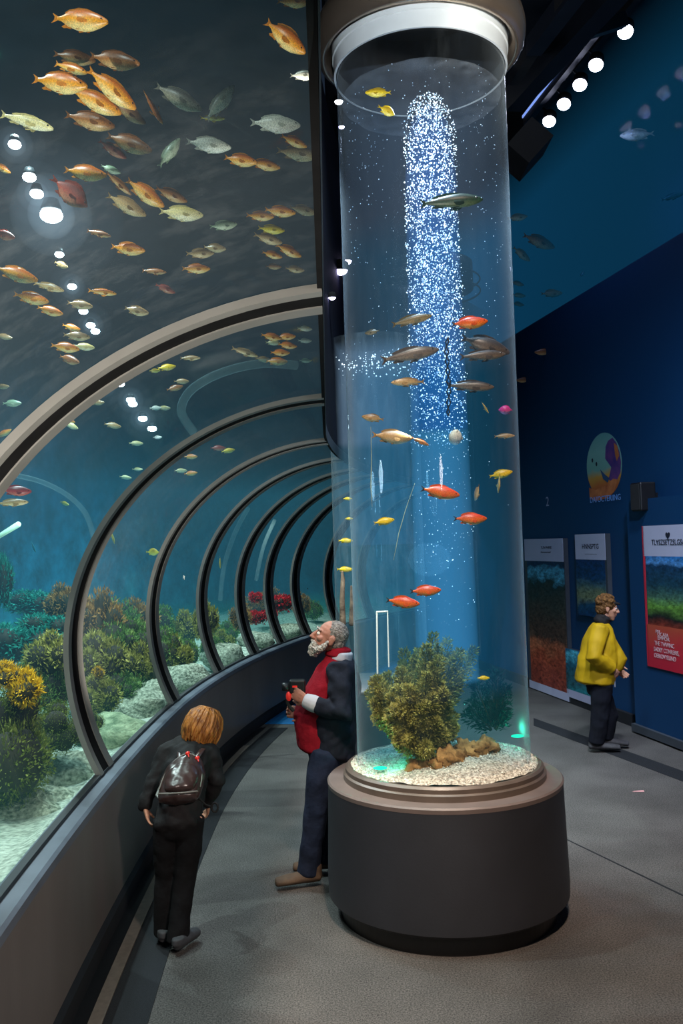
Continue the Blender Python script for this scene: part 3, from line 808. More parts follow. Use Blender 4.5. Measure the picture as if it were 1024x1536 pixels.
# ------------------------------------------------------------------ lamps in the tank, above the water and in the hall
lamp_px = [(22, 217, 7.4), (44, 266, 8.0), (55, 291, 8.6), (77, 323, 9.2), (89, 382, 10.2), (108, 430, 11.2), (125, 467, 12.2), (136, 488, 13), (143, 497, 13.4),
           (155, 577, 13.2), (180, 576, 13.2), (196, 600, 13.8), (199, 606, 14.2), (214, 628, 14.6), (228, 643, 15)]
names = ['top of the row', 'second from the top', 'third from the top', 'big and brightest', 'small, below the brightest one', 'sixth down the row', 'seventh down the row', 'eighth down the row', 'ninth down, just above the large arch',
         'upper left of the second bay cluster', 'upper right of the second bay cluster', 'middle of the second bay cluster', 'under the second bay middle one', 'lower pair of the second bay cluster', 'lowest tiny one of the second bay']
M['lamp_body'] = mat('lamp housing', srgb(30, 34, 38), .5, metal=.3)
for k, (px, py, y) in enumerate(lamp_px):
    p = P(px, py, y)
    if not in_tank(p, .1):
        for q in range(60):
            y -= .1; p = P(px, py, y)
            if in_tank(p, .1): break
    r = (8.5 if k == 0 else 9 if k < 3 else 15 if k == 3 else 6) / F * y * .9
    t = thing('tank_lamp', 'bright white tank lamp shining through the glass, ' + names[k], 'lamp', p, 'lamps in the overhead tank')
    mb = MB(); mb.ball(p, (r * 1.25, r * 1.25, r * .8), n=18, m=10); obj('lamp_face', mb, M['lampwhite'], t)
    mb = MB(); mb.lathe([(0.001, r * 1.9), (r * .8, r * 1.8), (r * 1.25, r * .55), (r * 1.1, r * .5), (0.001, r * .6)], tuple(p), 20); obj('housing', mb, M['lamp_body'], t)
    # glow of lit water about the lamp
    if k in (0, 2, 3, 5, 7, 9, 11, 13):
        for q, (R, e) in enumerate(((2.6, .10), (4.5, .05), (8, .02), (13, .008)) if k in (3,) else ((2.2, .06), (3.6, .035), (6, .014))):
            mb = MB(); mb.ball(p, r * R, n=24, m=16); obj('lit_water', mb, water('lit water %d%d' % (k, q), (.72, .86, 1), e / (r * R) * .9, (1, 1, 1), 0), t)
    light('SPOT', p - V((0, 0, r * 1.3)), [150, 110, 110, 200, 80, 80, 60, 60, 50, 60, 60, 60, 50, 50, 40][k] * 1.2, (.88, .97, 1), p + V((.25, -.3, -3)), size=.06, spot=130, blend=1, name='tank lamp')
# added unseen fill spots over the near water and along the right
for s, u, e in ((2.6, -2.6, 500), (4.8, -2.6, 700), (3.0, -1.2, 200), (7.5, -2.6, 700), (10, -2.8, 600), (12.8, -2.8, 500)):
    light('SPOT', W(s, u, 6.2), e, (.88, 1, .93), W(s + .3, u, 0), size=.004, spot=120, blend=1, name='tank lamp')

# five spot lamps on a bar beside the upper window
bar = [(938, 42), (894, 92), (870, 122), (846, 151), (824, 177)]
bp = []
for px, py in bar:
    o = WO + WN * .45; r = ray(px, py); t = (o - CO).dot(WN) / r.dot(WN); bp.append(CO + r * t)
t = thing('lamp_bar', 'dark bar carrying the row of five bright spot lamps, top right', 'lamp bar', bp[2])
d = (bp[4] - bp[0]).normalized()
mb = MB(); mb.bar(bp[1] - d * .3 + V((-.12, 0, .16)), bp[4] + d * .4 + V((-.12, 0, .16)), .07, .09); obj('bar', mb, M['steel'], t)
mb = MB(); mb.bar(bp[1] - d * .3 + V((-.16, 0, .22)), bp[4] + d * .4 + V((-.16, 0, .22)), .012, .03); obj('lit_edge', mb, emis('lit edge', (.25, .4, 1), .9), t)
for p in bp[1:]:
    mb = MB(); mb.bar(p + V((-.12, 0, .18)), p + V((-.12, 0, .9)), .02, .02); obj('hanger', mb, M['steel'], t)
nm = ['topmost', 'second from the top', 'third from the top', 'fourth from the top', 'lowest']
for k, p in enumerate(bp):
    t = thing('spot_lamp', 'round bluish spot lamp, %s of the five on the bar' % nm[k], 'lamp', p, 'spot lamps on the bar')
    dr = (CO - p).normalized(); up = V((0, 0, 1)); aim = (V((-.25, -.5, -1))).normalized()
    R = aim.to_track_quat('-Z', 'Y').to_matrix()
    mb = MB(); mb.lathe([(.075, -.06), (.082, -.06), (.082, .05), (.04, .11), (.001, .12)], (0, 0, 0), 24)
    mb.v = [tuple(p + R @ V(v)) for v in mb.v]; obj('housing', mb, M['black'], t)
    mb = MB(); mb.ball((0, 0, 0), (.076, .076, .05), n=20, m=12); mb.v = [tuple(p + R @ (V(v) + V((0, 0, -.06)))) for v in mb.v]; obj('lamp_face', mb, M['lampblue'], t)
    mb = MB(); mb.bar(p + V((0, 0, .05)), p + V((-.12, 0, .17)), .02, .02); obj('bracket', mb, M['steel'], t)
    light('SPOT', p + R @ V((0, 0, -.14)), 22, (.30, .45, 1), p - WN * .5 + V((0, 0, -1)), size=.05, spot=140, blend=1, name='spot glow')
# hall lamps seen in the gap left of the column
for k, (px, py, r, lb) in enumerate([(511, 405, .05, 'round violet hall lamp in the gap left of the tall column, largest one'), (519, 391, .04, 'violet hall lamp above the largest one beside the tall column'),
                                     (498, 446, .026, 'small violet hall lamp below the largest one beside the tall column'), (508, 152, .03, 'white hall lamp just under the chrome ring of the tall column'), (512, 190, .022, 'violet hall lamp second under the chrome ring of the tall column')]):
    y = 6.0; p = P(px, py, y)
    while y < 22 and p.z < 8.25:
        s_, u_ = SU(p)
        if p.z < 6.45 and u_ < ucut(s_) + .04: break
        y += .04; p = P(px, py, y)
    r *= y / 6.6
    t = thing('hall_lamp', lb, 'lamp', p, 'hall lamps beside the column')
    mb = MB(); mb.ball(p, (r, r, r * .75), n=16, m=10); obj('lamp_face', mb, M['lampviolet'] if k != 3 else M['lampwhite'], t)
    mb = MB(); mb.lathe([(r * 1.15, -r * .2), (r * 1.2, r), (r * .6, r * 1.5), (.001, r * 1.5)], tuple(p), 20); obj('housing', mb, M['arch_black'], t)
    mb = MB(); mb.bar(p + V((0, 0, r)), p + V((-.05, .05, r)) if p.z < 7 else p + V((0, 0, 8.4 - p.z)), .02, .02); obj('bracket', mb, M['arch_black'], t)
# ceiling beams, top right
def beam(n, a, b, w, h, m='steel'):
    mb = MB(); mb.bar(a, b, w, h); struct(n, mb, M[m])
beam('trim_13', P(770, 150, 8.5), P(960, -60, 6.2), .16, .22)
beam('trim_14', P(790, 75, 7.4), P(935, 30, 7.9), .10, .12)
beam('trim_15', P(770, 245, 9.5), P(806, 205, 9.5), .5, .3, 'dark')
beam('trim_16', P(800, 70, 7.0), P(905, -70, 5.6), .12, .14)
beam('trim_17', P(770, 120, 7.8), P(890, -70, 5.6), .09, .09, 'dark')

# ------------------------------------------------------------------ wall graphics
M['card'] = mat('poster white', srgb(176, 178, 206), .5, var=.04, scale=3)
M['card2'] = mat('poster white two', srgb(190, 192, 216), .5, var=.04, scale=3)
M['ink'] = mat('dark ink', srgb(26, 30, 48), .6, var=.1)
M['paleink'] = mat('pale ink', srgb(214, 190, 196), .6, var=.1)
M['wallink'] = mat('wall lettering', srgb(110, 160, 225), .6, var=.1)
M['red'] = mat('poster red', srgb(196, 40, 62), .5, var=.15, scale=3)
def quad(a0, a1, z0, z1, off, n=1):
    mb = MB(); mb.box((a0, off - .004, z0), (a1, off, z1), M=WM); return mb
def wall_text(name, txt, px, py, h, width, parent, m, off, align='CENTER'):
    a, z = wall_hit(px, py, off)
    me = text_mesh(txt, h / .72, .0008, align)
    xs = [v.co.x for v in me.vertices]
    if width: k = width / (max(xs) - min(xs))
    else: k = 1
    for v in me.vertices:
        x, y, zz = v.co; v.co = wp(a - x * k, off + zz + .001, z + y)
    me.materials.append(m)
    if parent is not None: me.transform(parent.matrix_basis.inverted())
    return link(name, me, parent)
def rect(px0, px1, py0, py1, off):
    pm = (px0 + px1) / 2
    a1 = wall_hit(px0, (py0 + py1) / 2, off)[0]; a0 = wall_hit(px1, (py0 + py1) / 2, off)[0]
    zt = wall_hit(pm, py0, off)[1]; zb = wall_hit(pm, py1, off)[1]
    return a0, a1, zb, zt
OFF = .06
def poster(label, px0, px1, tops, parts, name='wall_poster'):
    a0, a1, zb, zt = rect(px0, px1, tops[0], tops[1], OFF)
    t = thing(name, label, 'poster', wp((a0 + a1) / 2, OFF, zb))
    mb = MB(); mb.box((a0 - .02, .0, zb), (a1 + .02, OFF - .006, zt), M=WM); obj('backing', mb, M['skirt'], t)
    for nm, f0, f1, m, ins in parts:
        mb = quad(a0 + ins[0] * (a1 - a0), a1 - ins[1] * (a1 - a0), zt + (zb - zt) * f1, zt + (zb - zt) * f0, OFF); obj(nm, mb, m, t)
    return t, a0, a1, zb, zt
imgA = ramp_mat('reef picture one', [(0, srgb(120, 52, 44)), (.22, srgb(150, 70, 48)), (.32, srgb(166, 96, 66)), (.42, srgb(80, 62, 52)), (.66, srgb(54, 56, 50)), (.82, srgb(22, 40, 44)), (.9, srgb(70, 150, 180)), (.96, srgb(14, 40, 76))], 2, 4, .2, 8, .45, fine=24, st=(.5, .5, 1.1), flo=.2, fhi=2)
imgB = ramp_mat('reef picture two', [(0, srgb(10, 50, 90)), (.2, srgb(20, 66, 96)), (.34, srgb(110, 122, 90)), (.5, srgb(70, 100, 100)), (.66, srgb(10, 56, 96)), (1, srgb(8, 44, 92))], 2, 4, .26, 8, .45, fine=24, st=(.5, .5, 1.1), flo=.2, fhi=2)
imgC = ramp_mat('reef picture three', [(0, srgb(120, 48, 36)), (.12, srgb(30, 34, 34)), (.28, srgb(100, 150, 60)), (.42, srgb(70, 110, 90)), (.6, srgb(24, 62, 80)), (.86, srgb(22, 58, 92)), (.9, srgb(80, 140, 200)), (1, srgb(40, 110, 176))], 2, 4, .17, 8, .45, fine=24, st=(.5, .5, 1.1), flo=.2, fhi=2)
imgD = ramp_mat('reef picture four', [(0, srgb(30, 120, 130)), (.2, srgb(40, 90, 100)), (.6, srgb(30, 90, 112)), (.85, srgb(90, 190, 215)), (1, srgb(30, 110, 150))], 2, 4, .36, 8, .4, fine=24, st=(.5, .5, 1.1), flo=.2, fhi=2)
t, a0, a1, zb, zt = poster('tall poster with white header over a brown reef picture, just right of the column', 790, 848, (808, 1040),
    [('header', 0, .145, M['card'], (0, 0)), ('picture', .145, .95, imgA, (0, .06)), ('footer', .95, 1, M['card'], (0, 0))])
wall_text('lettering', "'LIVARE", 819, 823, .035, .34, t, M['ink'], OFF + .002); wall_text('small_lettering', 'thewaterreef', 818, 829, .018, .32, t, M['ink'], OFF + .002)
t, a0, a1, zb, zt = poster('white headed poster with a pale coral on blue water, above the yellow jacketed visitor', 864, 909, (801, 925),
    [('header', 0, .31, M['card2'], (0, 0)), ('picture', .31, 1, imgB, (.04, .0))])
wall_text('lettering', 'HNNSPTG', 885, 823, .06, .42, t, M['ink'], OFF + .002); wall_text('small_lettering', '---------', 886, 832, .02, .3, t, M['ink'], OFF + .002)
t, a0, a1, zb, zt = poster('low teal water picture with white bottom border behind the yellow jacketed visitor', 849, 895, (978, 1052),
    [('picture', 0, .84, imgD, (0, 0)), ('footer', .84, 1, M['card'], (0, 0))])
# big poster on the blue partition
OFF = .175
t, a0, a1, zb, zt = poster('large poster with heart icon, white header and red bottom at the right edge', 968, 1052, (787, 1008),
    [('header', 0, .215, M['card2'], (0, 0)), ('picture', .215, .70, imgC, (0, .03)), ('red_panel', .70, 1, ramp_mat('red and rust', [(0, srgb(190, 34, 58)), (.5, srgb(196, 44, 60)), (1, srgb(186, 84, 60))], 2, 2, .3, 4, .5), (0, 0)), ('red_edge', .0, 1, M['red'], (.985, -.02))])
wall_text('heading', 'TLYSZSETZSLGSAN', 1004, 817, .055, .66, t, M['ink'], OFF + .003)
a, z = wall_hit(1001, 803, OFF + .004)
mb = MB(); pts = []
for k in range(28):
    q = 2 * pi * k / 28; pts.append(wp(a - 16 * sin(q) ** 3 * .0026, OFF + .004, z + (13 * cos(q) - 5 * cos(2 * q) - 2 * cos(3 * q) - cos(4 * q)) * .0026))
mb.add(pts, [tuple(range(28))], 0, False); obj('heart_icon', mb, M['ink'], t)
for k, (tx, px, py, h, wd) in enumerate((('PIL', 987, 950, .035, .10), ('UCAIA', 994, 955, .04, .2), ('EMPOR', 995, 961, .04, .22), ('THE TWWINC', 996, 970, .045, .36), ('SADEY CONRERIS,', 999, 980, .045, .46), ('OERIOVYEUND', 997, 989, .045, .40))):
    wall_text('lettering', tx, px, py, h, wd, t, M['paleink'], OFF + .003)
OFF = .06
# oval mural
a0, z0 = wall_hit(905, 698, .004)
ah = abs(wall_hit(879, 698)[0] - wall_hit(932, 698)[0]) / 2; zh = abs(wall_hit(905, 648)[1] - wall_hit(905, 746)[1]) / 2
t = thing('oval_mural', 'oval sea mural in pale teal, purple and orange on the blue wall', 'mural', wp(a0, .002, z0 - zh))
mural = ramp_mat('mural paint', [(0, srgb(150, 74, 40)), (.2, srgb(178, 96, 46)), (.34, srgb(190, 140, 60)), (.44, srgb(110, 160, 150)), (.7, srgb(120, 168, 160)), (1, srgb(96, 150, 150))], 2, 3, .12, 5, .5)
def blob(pts, off, m, nm):
    mb = MB(); mb.add([wp(a0 - x * ah, off, z0 + y * zh) for x, y in pts], [tuple(range(len(pts)))], 0, False); return obj(nm, mb, m, t)
blob([(cos(2 * pi * k / 48), sin(2 * pi * k / 48)) for k in range(48)], .003, mural, 'oval_ground')
blob([(.15, .55), (.3, .72), (.55, .78), (.75, .6), (.9, .3), (.96, 0), (.9, -.3), (.72, -.5), (.45, -.55), (.25, -.45), (.42, -.1), (.1, .2)], .0045, mat('mural purple', srgb(44, 40, 112), .5, col2=srgb(110, 60, 120), scale=7), 'purple_reef')
blob([(.62, .62), (.8, .5), (.88, .2), (.74, .05), (.66, .25)], .006, mat('mural amber', srgb(190, 110, 60), .5, var=.3, scale=6), 'amber_streak')
blob([(-.2, -.1), (.05, -.28), (.3, -.42), (.2, -.55), (-.05, -.42)], .006, mat('mural blue', srgb(40, 70, 110), .5, var=.2), 'blue_patch')
blob([(-.9, -.62), (-.5, -.72), (.1, -.62), (.5, -.45), (.75, -.5), (.5, -.85), (.1, -1.02), (-.5, -1.06), (-.88, -.98)], .0052, mat('mural rust', srgb(160, 78, 40), .5, col2=srgb(200, 120, 70), scale=9), 'rust_reef')
for x, y in ((-.63, .22), (-.4, .08)):
    blob([(x + .05 * cos(2 * pi * k / 14), y + .07 * sin(2 * pi * k / 14)) for k in range(14)], .0062, M['ink'], 'dark_spot')
wall_text('mural_lettering', "DAI'OCTERIING", 907, 752, .07, .74, None, M['wallink'], .008)
tag(bpy.data.objects['mural_lettering'], "blue lettering DAI'OCTERIING under the oval mural", 'lettering')
wall_text('wall_numeral', '2', 821, 759, .13, .09, None, M['card'], .003); tag(bpy.data.objects['wall_numeral'], 'small white numeral 2 on the blue wall left of the mural', 'numeral')
# wall speaker
a, z = wall_hit(971, 745, .1)
t = thing('wall_speaker', 'black wall speaker between the mural and the large poster', 'speaker', wp(a, .0, z - .15))
mb = MB(); mb.box((a - .10, .06, z - .15), (a + .10, .24, z + .15), M=WM); o = obj('cabinet', mb, M['black'], t); bevel(o, .015)
mb = MB(); mb.box((a - .085, .24, z - .135), (a + .085, .248, z + .135), M=WM); obj('grille', mb, mat('speaker cloth', (.012, .013, .015), .9), t)
mb = MB(); mb.box((a - .03, .0, z - .04), (a + .03, .06, z + .04), M=WM); obj('bracket', mb, M['black'], t)
# scrap of paper on the floor
p = PZ(956, 1187, .004); mb = MB(); mb.add([p + V(q) for q in ((-.05, -.012, 0), (.05, -.02, 0), (.055, .016, .004), (-.02, .02, 0))], [(0, 1, 2, 3)], 0, False)
tag(obj('paper_scrap', mb, mat('pink scrap', srgb(190, 140, 140), .7)), 'small pinkish paper scrap lying on the dark floor', 'paper')
# ------------------------------------------------------------------ reef in the tank
REEF = random.Random(21)
def bush_mesh(name, seed, n, L, wd, shape, mats, blobs=9, up=.35):
    """rounded bushy coral: leaves standing out of several overlapping lobes, over a solid dark core"""
    r = random.Random(seed); lm = MB(); core = MB(); bl = []
    for k in range(blobs):
        a = r.random() * 2 * pi; q = sqrt(r.random()) * .62
        bl.append((V((q * cos(a), q * sin(a), .25 + r.random() * .75 * (1 - q))), .22 + .18 * r.random()))
    bl.append((V((0, 0, .35)), .42))
    for c, R in bl: core.ball(c, R * .8, n=12, m=8)
    for k in range(n):
        c, R = r.choice(bl); d = V((r.gauss(0, 1), r.gauss(0, 1), r.gauss(.25, 1))).normalized()
        p = c + d * R * (.72 + .3 * r.random() + .15 * mnoise.noise(d * 3 + c * 4))
        if p.z < -.05: continue
        leaf(lm, p, d + V((r.gauss(0, .5), r.gauss(0, .5), r.gauss(up, .5))), L * r.uniform(.6, 1.4), wd * r.uniform(.7, 1.3), r)
    core.v = [(x * shape[0], y * shape[1], z * shape[2]) for x, y, z in core.v]
    lm.v = [(x * shape[0], y * shape[1], z * shape[2]) for x, y, z in lm.v]
    return lm.mesh(name + '_fronds', mats[0]), core.mesh(name + '_core', mats[1])
M['olive'] = leaf_mat('olive coral', srgb(50, 54, 22), srgb(146, 146, 70), srgb(214, 208, 128), 5)
M['green'] = leaf_mat('green coral', srgb(26, 52, 24), srgb(92, 130, 66), srgb(176, 196, 112), 5)
M['gold'] = leaf_mat('golden coral', srgb(110, 84, 10), srgb(220, 176, 30), srgb(252, 230, 90), 5)
M['tealc'] = leaf_mat('teal coral', srgb(10, 70, 66), srgb(30, 140, 124), srgb(96, 200, 176), 5)
M['brownc'] = leaf_mat('brown coral', srgb(70, 48, 24), srgb(160, 120, 66), srgb(212, 176, 112), 5)
M['redc'] = leaf_mat('red coral', srgb(100, 10, 20), srgb(190, 26, 40), srgb(230, 80, 84), 5)
M['moss'] = leaf_mat('moss', srgb(36, 48, 16), srgb(104, 118, 50), srgb(176, 184, 98), 7)
M['core'] = mat('coral core', srgb(30, 32, 20), .9, var=.4, scale=5)
protos = {}
def bush(name, kind, label, px, py, y, rpx, hpx, group=None, seedrot=None, cat='coral'):
    """one coral whose middle stands on the photograph's ray; its size follows from the distance"""
    if kind not in protos:
        spec = {'olive': (1, 3200, .13, .022, 'olive'), 'green': (2, 3400, .11, .02, 'green'), 'gold': (3, 1500, .22, .03, 'gold'), 'teal': (4, 2600, .14, .024, 'tealc'), 'brown': (5, 3000, .13, .02, 'brownc'), 'red': (6, 1500, .2, .05, 'redc'), 'moss': (7, 9000, .05, .009, 'moss')}[kind]
        protos[kind] = bush_mesh(kind, spec[0], spec[1], spec[2], spec[3], (1, 1, 1), (M[spec[4]], M['core']), 12)
    p = P(px, py + hpx * .5, y); s, u = SU(p)
    lim = u_prof(min(max(p.z, .9), 3)) - rpx / F * y * .55
    q = 0
    while u > lim - .02 and q < 80:
        y += .08; p = P(px, py + hpx * .5, y); s, u = SU(p); lim = u_prof(min(max(p.z, .9), 3)) - rpx / F * y * .55; q += 1
    o = thing(name, label, cat, p, group)
    R = 1.22 * rpx / F * y; H = 1.2 * hpx / F * y
    sc = (R / .95, R / .95, H / 1.25)
    o.scale = (1, 1, 1); o.rotation_euler = (0, 0, REEF.random() * 6 if seedrot is None else seedrot)
    for nm, me in zip(('fronds', 'core'), protos[kind]):
        c = link(nm, me, o); c.scale = sc
        if nm == 'fronds': c['kind'] = 'stuff'
    return o
g = 'corals behind the tunnel glass'
GX = [('bushy_coral', 'green', 'dark coral at the back between second and third arches, upper left', 165, 925, 10.5, 40, 60), ('brown_coral', 'brown', 'brown coral at the back left of the third arch, upper one', 205, 935, 10.8, 34, 60),
 ('bushy_coral', 'green', 'shadowy coral behind the third arch window, left', 242, 935, 12.0, 30, 56), ('bushy_coral', 'olive', 'olive coral behind the third arch window, right', 280, 945, 12.0, 26, 50),
 ('bushy_coral', 'green', 'murky coral behind the fifth arch window, left one', 336, 950, 13.0, 20, 36), ('bushy_coral', 'olive', 'low olive coral right of the tall one in the fourth bay', 330, 962, 12.0, 20, 30),
 ('bushy_coral', 'green', 'murky coral behind the fifth arch, right one', 352, 945, 14.0, 16, 36), ('brown_coral', 'brown', 'murky reddish coral behind the red ones', 400, 905, 15.0, 26, 36), ('bushy_coral', 'green', 'dull coral in the far bay right of the rusty one', 470, 915, 15.5, 14, 30),
 ('teal_coral', 'teal', 'teal lit coral far back left of the second arch', 60, 905, 9.6, 50, 40), ('bushy_coral', 'green', 'dark coral low at the left edge behind the mossy mound', 60, 1000, 7.6, 40, 60)]
bush('mossy_coral', 'moss', 'large dark mossy coral mound at the left edge, below the golden coral', 22, 1110, 5.3, 92, 190, g, 1.0)
bush('mossy_coral', 'moss', 'low dark green mossy mound left of the second arch foot', 88, 1090, 5.9, 48, 70, g, 2.0)
bush('mossy_coral', 'moss', 'small green mossy mound right beside the second arch foot', 128, 1083, 6.5, 26, 40, g, 3.0)
bush('golden_coral', 'gold', 'golden yellow spiky coral standing in for the lit top of the mossy mound', 42, 1032, 5.1, 24, 46, g, .5)  # golden coral put in for the yellow light on the mossy mound
bush('golden_coral', 'gold', 'small golden tuft on the dark mossy mound at the left edge', 8, 1012, 5.1, 20, 34, g, 2.5)
bush('bushy_coral', 'olive', 'rounded olive coral just left of the second arch, above the golden one', 76, 985, 6.6, 42, 64, g)
bush('teal_coral', 'teal', 'teal lit coral patch at the left edge behind the golden coral', 22, 965, 8.0, 62, 60, g)
bush('teal_coral', 'teal', 'teal lit coral between the olive ones left of the second arch', 70, 940, 8.2, 40, 40, g)
bush('teal_coral', 'teal', 'thin teal weed clump high at the left edge', 8, 870, 8.2, 16, 80, g)
bush('brown_coral', 'brown', 'dull brown coral cut by the second arch on its left side', 98, 905, 8.5, 26, 50, g)
bush('bushy_coral', 'green', 'dark green coral below the brown one, left of the second arch', 86, 1035, 6.6, 34, 60, g)
bush('brown_coral', 'brown', 'tall brown coral right behind the second arch', 143, 930, 8.6, 36, 76, g)
bush('bushy_coral', 'olive', 'olive coral at mid height right of the second arch', 150, 990, 8.0, 44, 74, g)
bush('bushy_coral', 'olive', 'low olive coral touching the sand right of the second arch', 148, 1045, 7.4, 36, 56, g)
bush('bushy_coral', 'green', 'big dark green coral between second and third arches', 186, 960, 8.6, 44, 70, g)
bush('bushy_coral', 'olive', 'pale olive coral left of the third arch foot', 205, 1000, 8.4, 36, 62, g)
bush('bushy_coral', 'green', 'dark coral at the middle of the second arch window, on the sand', 176, 1030, 8.0, 38, 56, g)
bush('golden_coral', 'gold', 'tiny orange gold tuft in the middle of the olive corals', 146, 1008, 7.4, 9, 14, g)
bush('bushy_coral', 'green', 'dark green coral right behind the third arch', 238, 970, 9.4, 32, 62, g)
bush('bushy_coral', 'olive', 'pale olive coral between third and fourth arches', 258, 985, 9.4, 30, 56, g)
bush('bushy_coral', 'green', 'low green coral beside the fourth arch foot', 278, 978, 10.2, 18, 40, g)
bush('bushy_coral', 'olive', 'tall olive coral seen just right of the fourth arch', 309, 932, 10.8, 20, 56, g)
bush('bushy_coral', 'green', 'small green coral at the foot of the tall one right of the fourth arch', 318, 970, 11.2, 16, 30, g)
bush('brown_coral', 'brown', 'murky brown coral left of the red coral', 362, 925, 12.2, 16, 34, g)
bush('red_coral', 'red', 'red coral left of the sixth arch, lower clump', 384, 925, 12.6, 14, 20, g)
bush('red_coral', 'red', 'red coral left of the sixth arch, upper small clump', 384, 895, 13.0, 9, 16, g)
bush('red_coral', 'red', 'brightest red coral right of the sixth arch', 420, 903, 13.4, 17, 24, g)
bush('red_coral', 'red', 'red coral low between sixth and seventh arches', 405, 921, 13.2, 10, 16, g)
bush('brown_coral', 'brown', 'rusty brown coral right of the seventh arch', 452, 905, 14.6, 12, 30, g)

for a_ in GX: bush(*a_, g)
# gravel mounds and boulders
M['mound'] = mat('gravel mound', srgb(74, 86, 72), .92, col2=srgb(176, 184, 166), scale=34, detail=8, bump=1, bscale=60, spec=.15)
M['mossrock'] = mat('greenish boulder', srgb(90, 108, 84), .92, col2=srgb(160, 172, 140), scale=14, detail=8, bump=1, bscale=40, spec=.15)
def mound(label, px, py, y, rx, rz, seed, m='mound', ry=None):
    p = P(px, py, y); s, u = SU(p)
    R = rx / F * y; q = 0
    RY = (ry or rx * 1.2) / F * y
    while u > -1.52 - max(R, RY) * .98 and q < 60:
        y += .05; p = P(px, py, y); s, u = SU(p); q += 1; k_ = y / (y - .05); R *= k_; RY *= k_
    return rock('gravel_mound', label, p, (R, RY, rz / F * y), seed, M[m], 'gravel mounds behind the glass', .22, 'gravel mound')
mound('big pale gravel mound at the lower left behind the glass', 20, 1268, 4.4, 110, 90, 1.1)
mound('pale gravel mound left of the second arch foot', 92, 1185, 5.2, 78, 56, 2.2)
mound('speckled gravel mound immediately right of the second arch foot', 170, 1105, 6.2, 52, 34, 3.3, 'mossrock')
mound('long pale gravel mound beneath the olive corals', 205, 1068, 7.2, 52, 36, 4.4)
mound('pale gravel mound left of the third arch foot', 235, 1045, 8.0, 32, 26, 5.5)
mound('pale gravel mound right of the third arch foot', 272, 1020, 8.6, 36, 22, 6.1)
mound('pale gravel mound right of the fourth arch foot', 335, 985, 10.0, 32, 20, 7.3)
mound('pale gravel mound left of the sixth arch foot', 385, 962, 11.2, 24, 14, 8.2)
mound('yellowish lit gravel mound beside the seventh arch foot', 432, 948, 12.4, 28, 12, 9.4)
# pale light streak built as a bar; faint arcs built for glass reflections
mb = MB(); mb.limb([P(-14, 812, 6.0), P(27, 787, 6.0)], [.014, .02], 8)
tag(obj('light_streak_bar', mb, mat('light streak', srgb(150, 200, 180), .3, emit=(.3, .6, .5), estr=.25)), 'pale green light streak built as a bar slanting in from the left edge of the tank', 'bar')
M['hoop'] = glass('glass reflection arc', (.95, 1, 1), .06, (.35, .55, .6), .1, .2)
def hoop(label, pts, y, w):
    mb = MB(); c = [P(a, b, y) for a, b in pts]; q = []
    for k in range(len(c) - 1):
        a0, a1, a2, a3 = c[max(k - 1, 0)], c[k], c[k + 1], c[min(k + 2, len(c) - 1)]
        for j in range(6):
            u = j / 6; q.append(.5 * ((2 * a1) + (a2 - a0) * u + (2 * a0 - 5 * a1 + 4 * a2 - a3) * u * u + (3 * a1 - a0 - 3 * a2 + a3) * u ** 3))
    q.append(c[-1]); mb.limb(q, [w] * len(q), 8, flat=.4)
    tag(obj('reflection_arc', mb, M['hoop']), label, 'hoop')
hoop('large faint curved reflection modelled as a hoop high between the first and second arches', [(290, 648), (272, 618), (282, 590), (312, 568), (355, 552), (400, 545), (445, 548)], 7.0, .035)
hoop('large faint teal reflection modelled as a hoop at the left edge below the nearest arch', [(18, 712), (60, 722), (100, 742), (128, 770), (142, 810)], 6.5, .045)
hoop('faint upright reflection modelled as a hoop behind the fourth and fifth arches', [(372, 762), (352, 800), (336, 850), (330, 900)], 12.0, .03)
hoop('faint upright reflection modelled as a hoop behind the sixth arch', [(412, 780), (395, 820), (384, 870)], 13.0, .028)

for s_, e in ((3.4, 130), (4.6, 150), (5.9, 150), (7.4, 150), (9.0, 150), (10.6, 130), (12.2, 120), (13.8, 100)):
    light('SPOT', W(s_, -1.72, 2.75), e * 1.0, (1, .95, .80), W(s_ + .3, -2.7, .9), size=.02, spot=95, blend=1, name='reef fill')  # added unseen fill spots for the corals and sand
